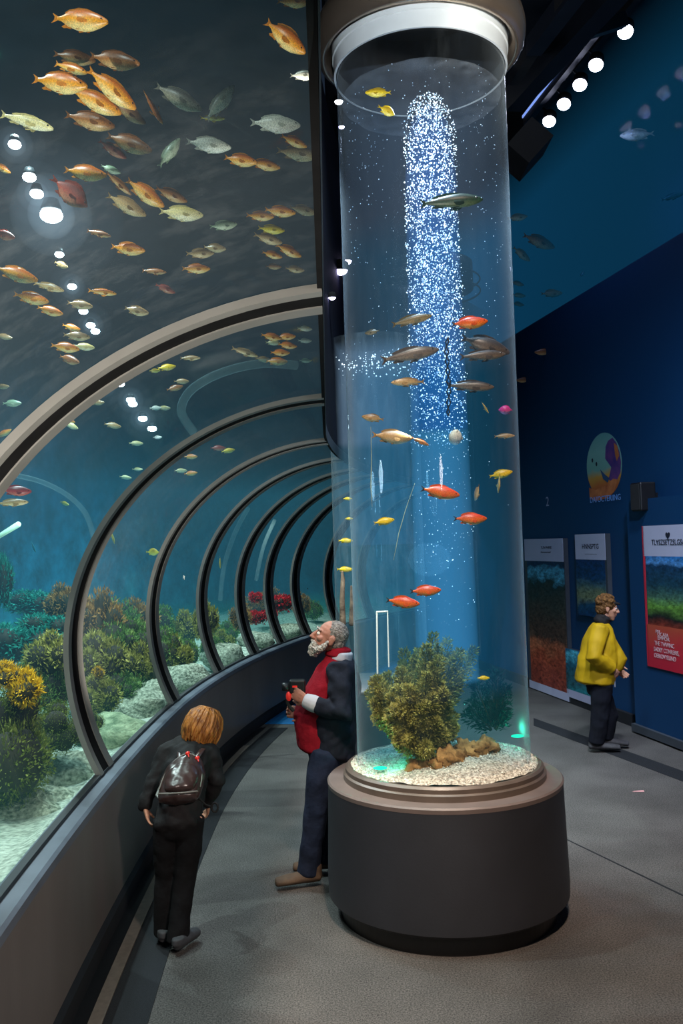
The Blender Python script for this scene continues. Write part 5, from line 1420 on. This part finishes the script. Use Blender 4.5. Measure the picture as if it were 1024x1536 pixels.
def hand(mb, wrist, fwd, palm, s=1.0, curl=.5, thumb=1):
    """palm, four unequal curled fingers and a thumb; palm = direction the palm faces"""
    f = V(fwd).normalized(); p = V(palm); p = (p - f * p.dot(f)).normalized(); sd = f.cross(p)
    W_ = V(wrist)
    mb.loft([(W_, sd * .026 * s, p * .019 * s), (W_ + f * .03 * s, sd * .036 * s, p * .017 * s), (W_ + f * .075 * s, sd * .042 * s, p * .015 * s), (W_ + f * .095 * s, sd * .040 * s, p * .012 * s)], 12, 0, .5)
    for k, (o, L) in enumerate(((-.030, .070), (-.010, .080), (.010, .075), (.029, .058))):
        b = W_ + f * .088 * s + sd * o * s; d = f; pts = [b]
        for j, t in enumerate((.44, .32, .24)):
            a = curl * (.5, 1.0, .9)[j]; d = (d * cos(a) + p * sin(a)).normalized(); pts.append(pts[-1] + d * L * t * s)
        mb.limb(pts, [.0095 * s, .009 * s, .008 * s, .0068 * s], 8)
    b = W_ + f * .028 * s + sd * (-.03 * thumb) * s + p * .004; d1 = (f * .7 - sd * .6 * thumb + p * .35).normalized(); d2 = (f * .9 - sd * .1 * thumb + p * .45).normalized()
    mb.limb([b, b + d1 * .038 * s, b + d1 * .038 * s + d2 * .03 * s, b + d1 * .04 * s + d2 * .05 * s], [.014 * s, .011 * s, .009 * s, .007 * s], 8)
def shoe(parent, heel, fwd, L, um, sm, h=.085, name='shoe', w=.046):
    f = V((fwd[0], fwd[1], 0)).normalized(); sd = V((f.y, -f.x, 0)); H = V((heel[0], heel[1], 0)); Z = V((0, 0, 1))
    mb = MB()
    mb.loft([(H + f * .0 * L + Z * .062, sd * w * .72, Z * .032), (H + f * .15 * L + Z * .068, sd * w * .85, Z * .042), (H + f * .4 * L + Z * .064, sd * w * .9, Z * .036), (H + f * .7 * L + Z * .056, sd * w * 1.05, Z * .030), (H + f * .92 * L + Z * .050, sd * w * .8, Z * .026)], 16, 0, .5)
    mb.loft([(H + f * .1 * L + Z * .06, sd * w * .8, f * .05), (H + f * .1 * L + Z * (h + .02), sd * w * .78, f * .048)], 14, 0, .2)
    o = remeshed(name, mb, um, .006, parent, 4)
    pts = []
    for k in range(28):
        t = 2 * pi * k / 28; x = cos(t); y = sin(t); ww = 1.22 * w * (.98 + .18 * x) * (1.0 - .06 * x * x)
        pts.append(H + f * (.46 * L + .55 * L * x) + sd * y * ww)
    mb = MB(); n = 28; mb.add([p + Z * .002 for p in pts] + [p + Z * .036 for p in pts] , [tuple(range(n - 1, -1, -1)), tuple(range(n, 2 * n))] + [(k, (k + 1) % n, n + (k + 1) % n, n + k) for k in range(n)], 0, False)
    obj('sole', mb, sm, o)
    mb = MB()
    for j in range(4):
        c = H + f * (.40 + .09 * j) * L + Z * (.101 - .006 * j); mb.limb([c - sd * .026 - Z * .004, c + Z * .005, c + sd * .026 - Z * .004], [.0045, .0045, .0045], 6)
    obj('laces', mb, sm, o)
    return o
def E(c, sd, a, fr, b): return (V(c), V(sd).normalized() * a, V(fr).normalized() * b)

# ---- child-sized walker with a backpack, seen from behind
f = V((-.12, 1, 0)).normalized(); sd = V((f.y, -f.x, 0)); Z = V((0, 0, 1))
hip = P(268, 1222, 4.92); chest = P(281, 1150, 5.07); neck = P(292, 1112, 5.17); hc = P(305, 1090, 5.225)
feet = [P(246, 1396, 4.94), P(266, 1411, 4.84)]
for q in feet: q.z = 0
t = thing('person', 'person with ginger blond bob, black clothes and a backpack bending toward the low tank wall', 'person', (feet[0].x, feet[0].y, 0))
tz = (neck - hip).normalized(); tb = sd.cross(tz).normalized()     # tb points out of the back... or chest
tb = tb if tb.y > 0 else -tb                                         # forward (chest side)
shL, shR = P(246, 1131, 5.12), P(318, 1133, 5.14)
elL, elR = P(229, 1178, 5.02), P(324, 1172, 5.12); wrL, wrR = P(217, 1208, 4.98), P(312, 1202, 5.24)
hL, hR = hip - sd * .065, hip + sd * .065
hL.z -= .02; hR.z -= .02
kn = [hL.lerp(feet[0], .47) + f * .03, hR.lerp(feet[1], .47) + f * .03]; an = [feet[0] + Z * .08, feet[1] + Z * .08]
hf = (V((.18, 1, -.42))).normalized(); HR = frame(hf, V((.34, .3, 1)))
b = MB()
b.loft([E(hip, sd, .09, tb, .06), E(hip.lerp(neck, .5), sd, .085, tb, .06), E(chest, sd, .10, tb, .065), E(neck, sd, .04, tb, .04), E(neck.lerp(hc, .6), sd, .04, tb, .04)], 14)
head(b, hc, HR, .86)
for s_, e_, w_, sg in ((shL, elL, wrL, 1), (shR, elR, wrR, -1)):
    b.limb([neck.lerp(s_, .4), s_, e_, w_], [.03, .034, .03, .02], 10)
hand(b, wrL, P(221, 1226, 4.96) - wrL, sd, .82, .35, 1); hand(b, wrR, V((-.1, .5, -.8)), -sd, .82, .6, -1)
for h_, k_, a_ in zip((hL, hR), kn, an): b.limb([hip.lerp(h_, .6), h_, k_, a_, a_ - Z * .03], [.07, .066, .045, .032, .03], 10)
body = remeshed('body', b, M['skin'], .0055, t, 4)
eyes(t, hc, HR, .86)
j = MB()
j.loft([E(hip - tz * .045 - Z * .02, sd, .128, tb, .10), E(hip + tz * .05, sd, .120, tb, .10), E(hip.lerp(chest, .55), sd, .122, tb, .10), E(chest, sd, .138, tb, .10), E(chest.lerp(neck, .6), sd, .125, tb, .085), E(neck, sd, .062, tb, .058)], 18, 0, .4)
for s_, e_, w_ in ((shL, elL, wrL), (shR, elR, wrR)):
    j.limb([neck.lerp(s_, .35), neck.lerp(s_, .92), s_.lerp(e_, .5), e_, e_.lerp(w_, .5), w_ + (w_ - e_).normalized() * .0], [.058, .062, .054, .047, .042, .036], 12)
remeshed('jacket', j, M['blackcloth'], .007, t, 5, wrinkle=.012, wscale=11)
c = MB(); c.limb([neck - tz * .01, neck.lerp(hc, .45)], [.060, .055], 16, dome=.3); remeshed('collar', c, M['blackcloth'], .007, t, 4)
tr = MB()
tr.loft([E(hip + tz * .02, sd, .118, f, .092), E(hip - Z * .05, sd, .122, f, .098), E(hip - Z * .10, sd, .115, f, .09)], 16, 0, .4)
for h_, k_, a_ in zip((hL, hR), kn, an): tr.limb([h_, h_.lerp(k_, .5), k_, k_.lerp(a_, .6), a_ - Z * .03], [.078, .074, .062, .058, .060], 14, dome=.2)
remeshed('trousers', tr, M['blacktrouser'], .007, t, 6, wrinkle=.007, wscale=8)
shoe(t, feet[0] - f * .06, f + sd * -.1, .21, M['sneaker'], M['sole_pink'], .07, w=.040); shoe(t, feet[1] - f * .06, f + sd * .55, .21, M['sneaker'], M['sole_pink'], .07, w=.040)
# hair: a cap of overlapping locks
hr = random.Random(9); hm = MB(); q = lambda x, y, z: hc + HR @ (V((x, y, z)) * .86)
hm.ball(q(0, -.018, .035), (.076, .088, .083), HR, n=20, m=14)
for k in range(190):
    a = pi * .15 + (2 * pi - .3 * pi) * (k % 64) / 64 + hr.uniform(-.05, .05) + pi / 2; lay = k // 64
    ln = (-.105, -.125, -.085)[min(lay, 2)] + hr.uniform(-.018, .018); r0 = .092 + .006 * lay + hr.uniform(-.003, .006)
    pts = [q(.02 * cos(a), .022 * sin(a) - .018, .128)]
    for zz, rr in ((.115, .55), (.075, .95), (.02, 1.1), (-.04, 1.12), (ln * .85, 1.06), (ln, .92)):
        if zz < ln: continue
        pts.append(q(r0 * rr * cos(a + .05 * sin(zz * 30)), r0 * rr * 1.08 * sin(a + .05 * sin(zz * 30)) - .018, zz))
    hm.limb(pts, [.004] + [.0135] * (len(pts) - 3) + [.010, .002], 6, flat=.55)
obj('hair', hm, M['blond'], t)
# backpack (worn, a thing of its own)
bc = hip.lerp(neck, .36) - tb * .165
B = Matrix((sd, tb, tz)).transposed()
bp_ = thing('backpack', 'shiny dark brown backpack with red tags on the back of the black clothed person', 'backpack', bc)
def bloft(mb, z0, z1, w, d, y, n=8, pw=.6, top=.6):
    S = []
    for k in range(n + 1):
        u = k / n; zz = z0 + (z1 - z0) * u
        ww = 1.12 * w * (1 - .42 * max(0, (u - .45) / .55) ** 1.8) * (1 - .12 * (1 - u) ** 3); dd = d * (1 - .5 * u ** 2.5)
        S.append((bc + B @ V((0, y, zz)), sd * ww, tb * dd))
    mb.loft(S, 22, 0, .5); return mb
mb = MB(); bloft(mb, -.115, .105, .108, .062, .02); remeshed('main_body', mb, M['pack'], .006, bp_, 4, wrinkle=.005, wscale=14)
mb = MB(); bloft(mb, -.085, .045, .082, .04, -.035); fp = remeshed('front_pocket', mb, M['pack'], .006, bp_, 4, wrinkle=.004, wscale=16)
def arc(z0, w, h, y, n=14, full=pi):
    return [bc + B @ V((w * cos(full * k / n), y + .02 * sin(full * k / n), z0 + h * sin(full * k / n))) for k in range(n + 1)]
mb = MB(); mb.limb(arc(-.07, .108, .20, -.012), [.0035] * 15, 6); mb.limb([bc + B @ V((-.1 + .2 * k / 10, -.045 - .016 * sin(pi * k / 10), -.108 - .01 * sin(pi * k / 10))) for k in range(11)], [.0045] * 11, 6); obj('piping', mb, M['packtrim'], bp_)
mb = MB(); mb.limb(arc(.115, .035, .035, .02), [.007] * 15, 8); obj('top_handle', mb, M['strap'], bp_)
for x, z in ((.0, .125), (.058, .095)):
    mb = MB(); mb.ball(bc + B @ V((x, -.01, z)), (.013, .010, .010), B, n=10, m=8); mb.limb([bc + B @ V((x, -.01, z)), bc + B @ V((x + .012, -.02, z - .025))], [.005, .003], 6); obj('red_tag', mb, M['redplastic'], bp_)
mb = MB(); mb.limb([bc + B @ V((.07, -.07, -.03)), bc + B @ V((.075, -.075, -.075))], [.005, .003], 6); mb.limb([bc + B @ V((.08, -.065, -.035)), bc + B @ V((.088, -.07, -.085))], [.005, .003], 6); obj('zip_pull', mb, M['packtrim'], fp)
for k in (-1, 1):
    mb = MB(); mb.limb([bc + B @ V((k * .04, .05, .11)), bc + B @ V((k * .062, .085, .185)), bc + B @ V((k * .078, .145, .215)), bc + B @ V((k * .09, .23, .17))], [.017] * 4, 8, flat=.4); obj('shoulder_strap', mb, M['pack'], bp_)
mb = MB(); s0 = P(308, 1207, 5.0); mb.limb([bc + B @ V((.09, .05, -.10)), s0, P(318, 1211, 4.98)], [.008, .008, .008], 8, flat=.5)
lp = [P(322 + 5 * cos(2 * pi * k / 10), 1211 + 7 * sin(2 * pi * k / 10), 4.98) for k in range(11)]; mb.limb(lp, [.006] * 11, 6); obj('loose_strap', mb, M['strap'], bp_)
mb = MB(); mb.limb([bc + B @ V((-.1, .05, -.10)), bc + B @ V((-.13, .1, -.06)), bc + B @ V((-.13, .16, .02))], [.011] * 3, 8, flat=.4); obj('side_strap', mb, M['packtrim'], bp_)

# ---- bearded man leaning back, looking up at the tunnel
Y0 = 5.78
hip = P(489, 1112, Y0); belly = P(487, 1075, Y0); chest = P(500, 1028, Y0); neck = P(507, 985, Y0); hc = P(493, 958, Y0 - .01)
F_ = V((-1, -.08, 0)).normalized(); sd = V((0, -1, 0)); tz = (neck - hip).normalized(); tb = V((-1, 0, 0)); tb = (tb - tz * tb.dot(tz)).normalized()
shN, shF = chest.lerp(neck, .62) + V((.0, -.17, -.0)), chest.lerp(neck, .62) + V((0, .17, 0))
elN, wrN = P(514, 1072, Y0 - .25), P(461, 1052, Y0 - .20); elF, wrF = P(492, 1085, Y0 + .22), P(455, 1068, Y0 + .02)
ftN = P(462, 1326, 5.70); ftF = P(492, 1310, 5.92); ftN.z = ftF.z = 0
hN, hF = hip + V((0, -.09, -.04)), hip + V((.0, .09, -.04))
kN, kF = P(474, 1218, 5.68), P(490, 1214, 5.9); aN, aF = ftN + Z * .1, ftF + Z * .1
t = thing('person', 'grey bearded man in navy jacket and red fleece looking up beside the tall column', 'person', (ftN.x, ftN.y, 0))
HR = frame(V((-1, -.10, .42)), V((.42, 0, 1)))
b = MB()
b.loft([E(hip, sd, .13, tb, .10), E(belly, sd, .13, tb, .12), E(chest, sd, .14, tb, .10), E(neck, sd, .055, tb, .055), E(neck.lerp(hc, .6), sd, .055, tb, .058)], 16)
head(b, hc, HR, 1.02, 1.1)
for s_, e_, w_ in ((shN, elN, wrN), (shF, elF, wrF)): b.limb([chest.lerp(neck, .6).lerp(s_, .5), s_, e_, w_], [.05, .05, .042, .028], 10)
hand(b, wrN, P(445, 1042, Y0 - .17) - wrN, V((0, 1, .15)), 1.0, .55, -1)
hand(b, wrF, P(438, 1068, Y0 - .02) - wrF, V((0, -1, .3)), 1.0, .75, 1)
for h_, k_, a_ in zip((hN, hF), (kN, kF), (aN, aF)): b.limb([hip.lerp(h_, .6), h_, k_, a_, a_ - Z * .03], [.1, .085, .06, .042, .04], 12)
remeshed('body', b, M['skin_old'], .0042, t, 3)
eyes(t, hc, HR, 1.02)
q = lambda x, y, z: hc + HR @ (V((x, y, z)) * 1.02)
hm = MB(); hm.ball(q(0, -.026, .040), (.080, .090, .086), HR, n=20, m=14); hm.ball(q(0, -.055, -.005), (.070, .058, .07), HR, n=16, m=10); hm.ball(q(0, -.058, -.035), (.06, .04, .05), HR, n=16, m=10)
hm.v = [v for v in hm.v]
remeshed('hair', hm, M['greyhair'], .006, t, 2, wrinkle=.004, wscale=60)
bd = MB()
bd.loft([E(q(0, .050, -.055), HR.col[0], .050, HR.col[1], .044), E(q(0, .056, -.085), HR.col[0], .046, HR.col[1], .046), E(q(0, .058, -.118), HR.col[0], .034, HR.col[1], .036)], 16, 0, .7)
for k in (-1, 1):
    bd.limb([q(k * .070, .006, -.018), q(k * .066, .022, -.055), q(k * .045, .048, -.088)], [.012, .020, .024], 10)
    bd.limb([q(0, .096, -.044), q(k * .022, .088, -.050), q(k * .038, .072, -.068)], [.008, .009, .008], 8)
remeshed('beard', bd, M['beard'], .0045, t, 2, wrinkle=.006, wscale=55)
mb = MB()
for k in (-1, 1): mb.limb([q(k * .014, .090, .037), q(k * .032, .088, .043), q(k * .05, .076, .038)], [.004, .006, .003], 8)
obj('eyebrows', mb, M['beard'], t)
rf = MB()
rf.loft([E(hip - tz * .05 + tb * .045, sd, .155, tb, .135), E(belly + tb * .05, sd, .165, tb, .155), E(belly.lerp(chest, .6) + tb * .045, sd, .165, tb, .145), E(chest + tb * .035, sd, .165, tb, .13), E(chest.lerp(neck, .7) + tb * .015, sd, .12, tb, .095), E(neck + tb * .005, sd, .074, tb, .074), E(neck + tz * .025, sd, .07, tb, .07)], 20, 0, .25)
remeshed('red_fleece', rf, M['redcloth'], .008, t, 5, wrinkle=.007, wscale=8)
jk = MB(); o_ = -tb * .045
jk.loft([E(hip - tz * .06 + o_, sd, .185, tb, .150), E(belly + o_, sd, .19, tb, .158), E(belly.lerp(chest, .6) + o_, sd, .19, tb, .145), E(chest + o_, sd, .19, tb, .13), E(chest.lerp(neck, .65) + o_, sd, .15, tb, .10), E(neck - tz * .01 + o_ * .7, sd, .078, tb, .07)], 20, 0, .3)
for s_, e_, w_ in ((shN, elN, wrN), (shF, elF, wrF)):
    c_ = e_.lerp(w_, .72)
    jk.limb([chest.lerp(neck, .55).lerp(s_, .4) + o_, s_ + o_ * .5, s_.lerp(e_, .5), e_, e_.lerp(w_, .4), c_], [.085, .084, .076, .066, .060, .054], 14, dome=.3)
remeshed('navy_jacket', jk, M['navy'], .008, t, 5, wrinkle=.016, wscale=9)
for s_, e_, w_ in ((shN, elN, wrN), (shF, elF, wrF)):
    mb = MB(); mb.limb([e_.lerp(w_, .62), e_.lerp(w_, .86), e_.lerp(w_, 1.08)], [.050, .054, .044], 14, dome=.2); remeshed('white_cuff', mb, M['whitecloth'], .006, t, 3)
mb = MB(); mb.loft([E(neck - tz * .012 - tb * .012, sd, .092, tb, .080), E(neck + tz * .028 - tb * .02, sd, .086, tb, .072)], 20, 0, .3); remeshed('white_collar', mb, M['whitecloth'], .006, t, 3)
mb = MB(); mb.loft([E(neck + tz * .01 + tb * .008, sd, .085, tb, .082), E(neck + tz * .05 - tb * .004, sd, .078, tb, .074)], 20, 0, .3); remeshed('red_collar', mb, M['redcloth'], .006, t, 3)
tr = MB(); tr.loft([E(hip + tz * .03, sd, .155, F_, .125), E(hip - Z * .06, sd, .165, F_, .125), E(hip - Z * .13, sd, .15, F_, .11)], 18, 0, .4)
for h_, k_, a_ in zip((hN, hF), (kN, kF), (aN, aF)): tr.limb([h_, h_.lerp(k_, .5), k_, k_.lerp(a_, .55), a_ - Z * .02], [.108, .098, .080, .072, .070], 14, dome=.2)
remeshed('jeans', tr, M['denim'], .008, t, 6, wrinkle=.009, wscale=7)
shoe(t, ftN + V((.07, 0, 0)), V((-1, -.22, 0)), .29, M['boot'], M['sole_dark'], .11, 'boot', .055); shoe(t, ftF + V((.05, 0, 0)), V((-1, -.1, 0)), .29, M['boot'], M['sole_dark'], .11, 'boot', .055)
# camera in his hands
cc = P(446, 1030, Y0 - .13); kt = thing('camera', 'small black camera with red accents held by the bearded man', 'camera', cc)
mb = MB(); mb.box((-.05, -.032, -.04), (.05, .032, .045)); mb.v = [tuple(cc + V(v)) for v in mb.v]; o = obj('camera_body', mb, M['black'], kt); bevel(o, .012, 3)
mb = MB(); mb.lathe([(.001, .0), (.024, .0), (.028, -.03), (.026, -.05), (.001, -.052)], (0, 0, 0), 20); Rx = Matrix.Rotation(radians(-90), 3, 'Y'); mb.v = [tuple(cc + V((-.045, 0, 0)) + Rx @ V(v) * -1) for v in mb.v]; obj('lens', mb, M['black'], kt)
mb = MB(); mb.box((-.03, -.034, .0), (.0, -.0325, .012)); mb.v = [tuple(cc + V(v)) for v in mb.v]; obj('red_badge', mb, M['redplastic'], kt)
mb = MB(); lp = [cc + V((-.03 - .035 * sin(pi * k / 12), -.02 + .02 * k / 12, -.02 - .13 * k / 12)) for k in range(13)]; mb.limb(lp, [.011] * 13, 8, flat=.35); obj('strap', mb, M['strap'], kt)
mb = MB(); mb.ball(cc + V((-.055, -.02, -.055)), (.018, .014, .03), n=12, m=8); obj('red_tab', mb, M['redplastic'], kt)

# ---- visitor in a yellow jacket, facing right
Y0 = 9.0
hip = P(898, 1018, Y0); belly = P(900, 988, Y0); chest = P(899, 958, Y0); neck = P(901, 934, Y0); hc = P(911, 913, Y0)
F_ = V((1, -.12, 0)).normalized(); sd = V((F_.y, -F_.x, 0)); tz = (neck - hip).normalized(); tb = (F_ - tz * F_.dot(tz)).normalized(); side = V((0, -1, 0))
shN, shF = P(898, 948, Y0 - .19), P(898, 948, Y0 + .19); elN, wrN = P(890, 985, Y0 - .26), P(914, 1001, Y0 - .19); elF, wrF = P(900, 985, Y0 + .26), P(922, 1000, Y0 + .18)
ft1, ft2 = P(895, 1136, Y0 - .06), P(908, 1128, Y0 + .12); ft1.z = ft2.z = 0
h1, h2 = hip + V((0, -.085, -.04)), hip + V((0, .085, -.04)); k1, k2 = P(899, 1075, Y0 - .08), P(914, 1073, Y0 + .1); a1, a2 = ft1 + Z * .1, ft2 + Z * .1
t = thing('person', 'visitor in bright yellow jacket and dark trousers, hands in pockets, by the posters', 'person', (ft1.x, ft1.y, 0))
HR = frame(V((1, -.12, -.12)), V((.05, 0, 1)))
b = MB(); b.loft([E(hip, side, .13, tb, .09), E(belly, side, .13, tb, .10), E(chest, side, .14, tb, .09), E(neck, side, .05, tb, .05), E(neck.lerp(hc, .6), side, .05, tb, .052)], 16)
head(b, hc, HR, .98)
for s_, e_, w_ in ((shN, elN, wrN), (shF, elF, wrF)): b.limb([chest.lerp(neck, .5).lerp(s_, .5), s_, e_, w_], [.05, .045, .038, .026], 10)
hand(b, wrN, V((.6, .25, -.6)), V((0, 1, 0)), 1, .4, -1); hand(b, wrF, V((.6, -.25, -.6)), V((0, -1, 0)), 1, .4, 1)
for h_, k_, a_ in zip((h1, h2), (k1, k2), (a1, a2)): b.limb([hip.lerp(h_, .6), h_, k_, a_, a_ - Z * .03], [.09, .08, .058, .04, .038], 12)
remeshed('body', b, M['skin'], .0055, t, 3); eyes(t, hc, HR, .98)
q = lambda x, y, z: hc + HR @ (V((x, y, z)) * .98)
hm = MB(); hm.ball(q(0, -.022, .045), (.090, .10, .088), HR, n=20, m=14); hm.ball(q(0, -.06, .0), (.082, .062, .08), HR, n=16, m=10)
for k in range(60):
    a = hr.random() * 2 * pi; ph = hr.random() * 1.5; d = V((cos(a) * sin(ph), sin(a) * sin(ph), cos(ph)))
    if d.y > .75: continue
    hm.ball(q(d.x * .09, d.y * .1 - .022, d.z * .09 + .045), .02, n=8, m=6)
remeshed('hair', hm, M['brownhair'], .0065, t, 1, wrinkle=.008, wscale=45)
mb = MB(); mb.loft([E(q(0, .055, .072), HR.col[0], .062, HR.col[1], .05), E(q(0, .066, .058), HR.col[0], .066, HR.col[1], .06)], 16, 0, .2); remeshed('headband', mb, M['blackcloth'], .006, t, 3)
jk = MB()
jk.loft([E(hip - tz * .03 - tb * .04, side, .215, tb, .185), E(belly - tb * .02, side, .215, tb, .20), E(belly.lerp(chest, .6), side, .205, tb, .175), E(chest, side, .195, tb, .15), E(chest.lerp(neck, .65), side, .15, tb, .115), E(neck - tz * .01, side, .085, tb, .08)], 20, 0, .2)
jk.loft([E(belly + tb * .12 - tz * .08, side, .14, tb, .10), E(belly + tb * .16 + tz * .02, side, .15, tb, .09), E(chest + tb * .08, side, .12, tb, .08)], 16, 0, .4)
for s_, e_, w_ in ((shN, elN, wrN), (shF, elF, wrF)): jk.limb([chest.lerp(neck, .5).lerp(s_, .4), s_, s_.lerp(e_, .5), e_, e_.lerp(w_, .5), w_ + (w_ - e_) * .1], [.09, .092, .084, .08, .076, .066], 14, dome=.3)
remeshed('yellow_jacket', jk, M['yellowcloth'], .009, t, 6, wrinkle=.010, wscale=6)
mb = MB(); mb.limb([neck - tz * .0, neck.lerp(hc, .38)], [.082, .076], 16, dome=.4); remeshed('neck_scarf', mb, M['blackcloth'], .007, t, 3, wrinkle=.006, wscale=20)
tr = MB(); tr.loft([E(hip + tz * .05, side, .16, F_, .12), E(hip - Z * .06, side, .165, F_, .125), E(hip - Z * .14, side, .15, F_, .115)], 18, 0, .4)
for h_, k_, a_ in zip((h1, h2), (k1, k2), (a1, a2)): tr.limb([h_, h_.lerp(k_, .5), k_, k_.lerp(a_, .55), a_ - Z * .0], [.108, .098, .085, .080, .082], 14, dome=.2)
remeshed('trousers', tr, M['darktrouser'], .008, t, 6, wrinkle=.009, wscale=7)
shoe(t, ft1 - F_ * .06, V((1, -.15, 0)), .30, M['sneaker'], M['sole_white'], .09, w=.052); shoe(t, ft2 - F_ * .06, V((1, -.25, 0)), .30, M['sneaker'], M['sole_white'], .09, w=.052)
mb = MB(); mb.limb([P(921, 1010, Y0 - .12), P(922, 1030, Y0 - .13)], [.006, .006], 6); obj('zip_cord', mb, M['whitecloth'], t)
# ------------------------------------------------------------------ light
w = bpy.data.worlds.new('world'); scene.world = w; w.use_nodes = True
w.node_tree.nodes['Background'].inputs[0].default_value = (.10, .16, .28, 1); w.node_tree.nodes['Background'].inputs[1].default_value = .10
light('SPOT', (.6, .2, 7.6), 3100, (1, .74, .57), (.2, 3.6, 0), size=.25, spot=70, blend=1, name='warm hall lamp')
light('SPOT', (.3, 6.0, 8.2), 3600, (.74, .91, 1), (-.6, 8.5, 0), size=.3, spot=60, blend=1, name='cool hall lamp')
light('SPOT', (2.0, 4.0, 8.2), 2400, (.8, .88, 1), (2.7, 8.2, 0), size=.3, spot=50, blend=1, name='hall lamp right')
light('SPOT', (1.6, 2.6, 6.0), 1300, (.62, .74, 1), (3.6, 9.3, 1.8), size=.3, spot=45, blend=1, name='poster fill')  # added unseen fill that brightens the posters
light('SPOT', (.9, -.6, 2.9), 85, (1, .95, .9), (-1.2, 4.5, 1.6), size=.2, spot=75, blend=1, name='arch fill')  # two added unseen spots that brighten the arches
light('SPOT', (.7, 6.6, 2.9), 90, (.92, .97, 1), (-1.2, 9.5, 1.6), size=.2, spot=90, blend=1, name='arch fill')
light('SPOT', (1.3, .6, 3.2), 520, (1, .84, .74), (-1.4, 4.0, .3), size=.2, spot=58, blend=1, name='dado fill')  # added unseen fill for the dark low wall
light('SPOT', (.25, .3, 3.3), 900, (.93, .97, 1), (.5, 5.3, 5.15), size=.03, spot=26, blend=1, name='collar fill')  # added unseen fill so the collar reads white
light('SPOT', (-.7, 1.3, 1.1), 800, (1, .90, .76), (-1.3, 4.0, 5.2), size=.05, spot=85, blend=1, name='fish fill from below')  # two added unseen spots lighting the fish from below
light('SPOT', (-1.15, 5.2, .95), 240, (1, .9, .76), (-2.0, 8.4, 4.4), size=.05, spot=80, blend=1, name='fish fill from below')
light('SPOT', (1.6, 3.2, 4.2), 160, (1, .86, .7), (.95, 5.1, 5.15), size=.12, spot=40, blend=1, name='ring fill')  # two added unseen spots that brighten the chrome ring
light('SPOT', (-.6, 3.4, 2.4), 60, (1, .88, .74), (.0, 5.2, 5.15), size=.05, spot=22, blend=1, name='ring fill')
scene.cycles.max_bounces = 8
scene.cycles.diffuse_bounces = 3
scene.cycles.glossy_bounces = 3
scene.cycles.transmission_bounces = 4
scene.cycles.volume_bounces = 0
scene.cycles.transparent_max_bounces = 48
scene.cycles.use_denoising = True
scene.cycles.sample_clamp_indirect = 4
scene.cycles.caustics_reflective = False
scene.cycles.caustics_refractive = False
scene.view_settings.view_transform = 'Standard'
scene.view_settings.look = 'None'
scene.view_settings.exposure = 0
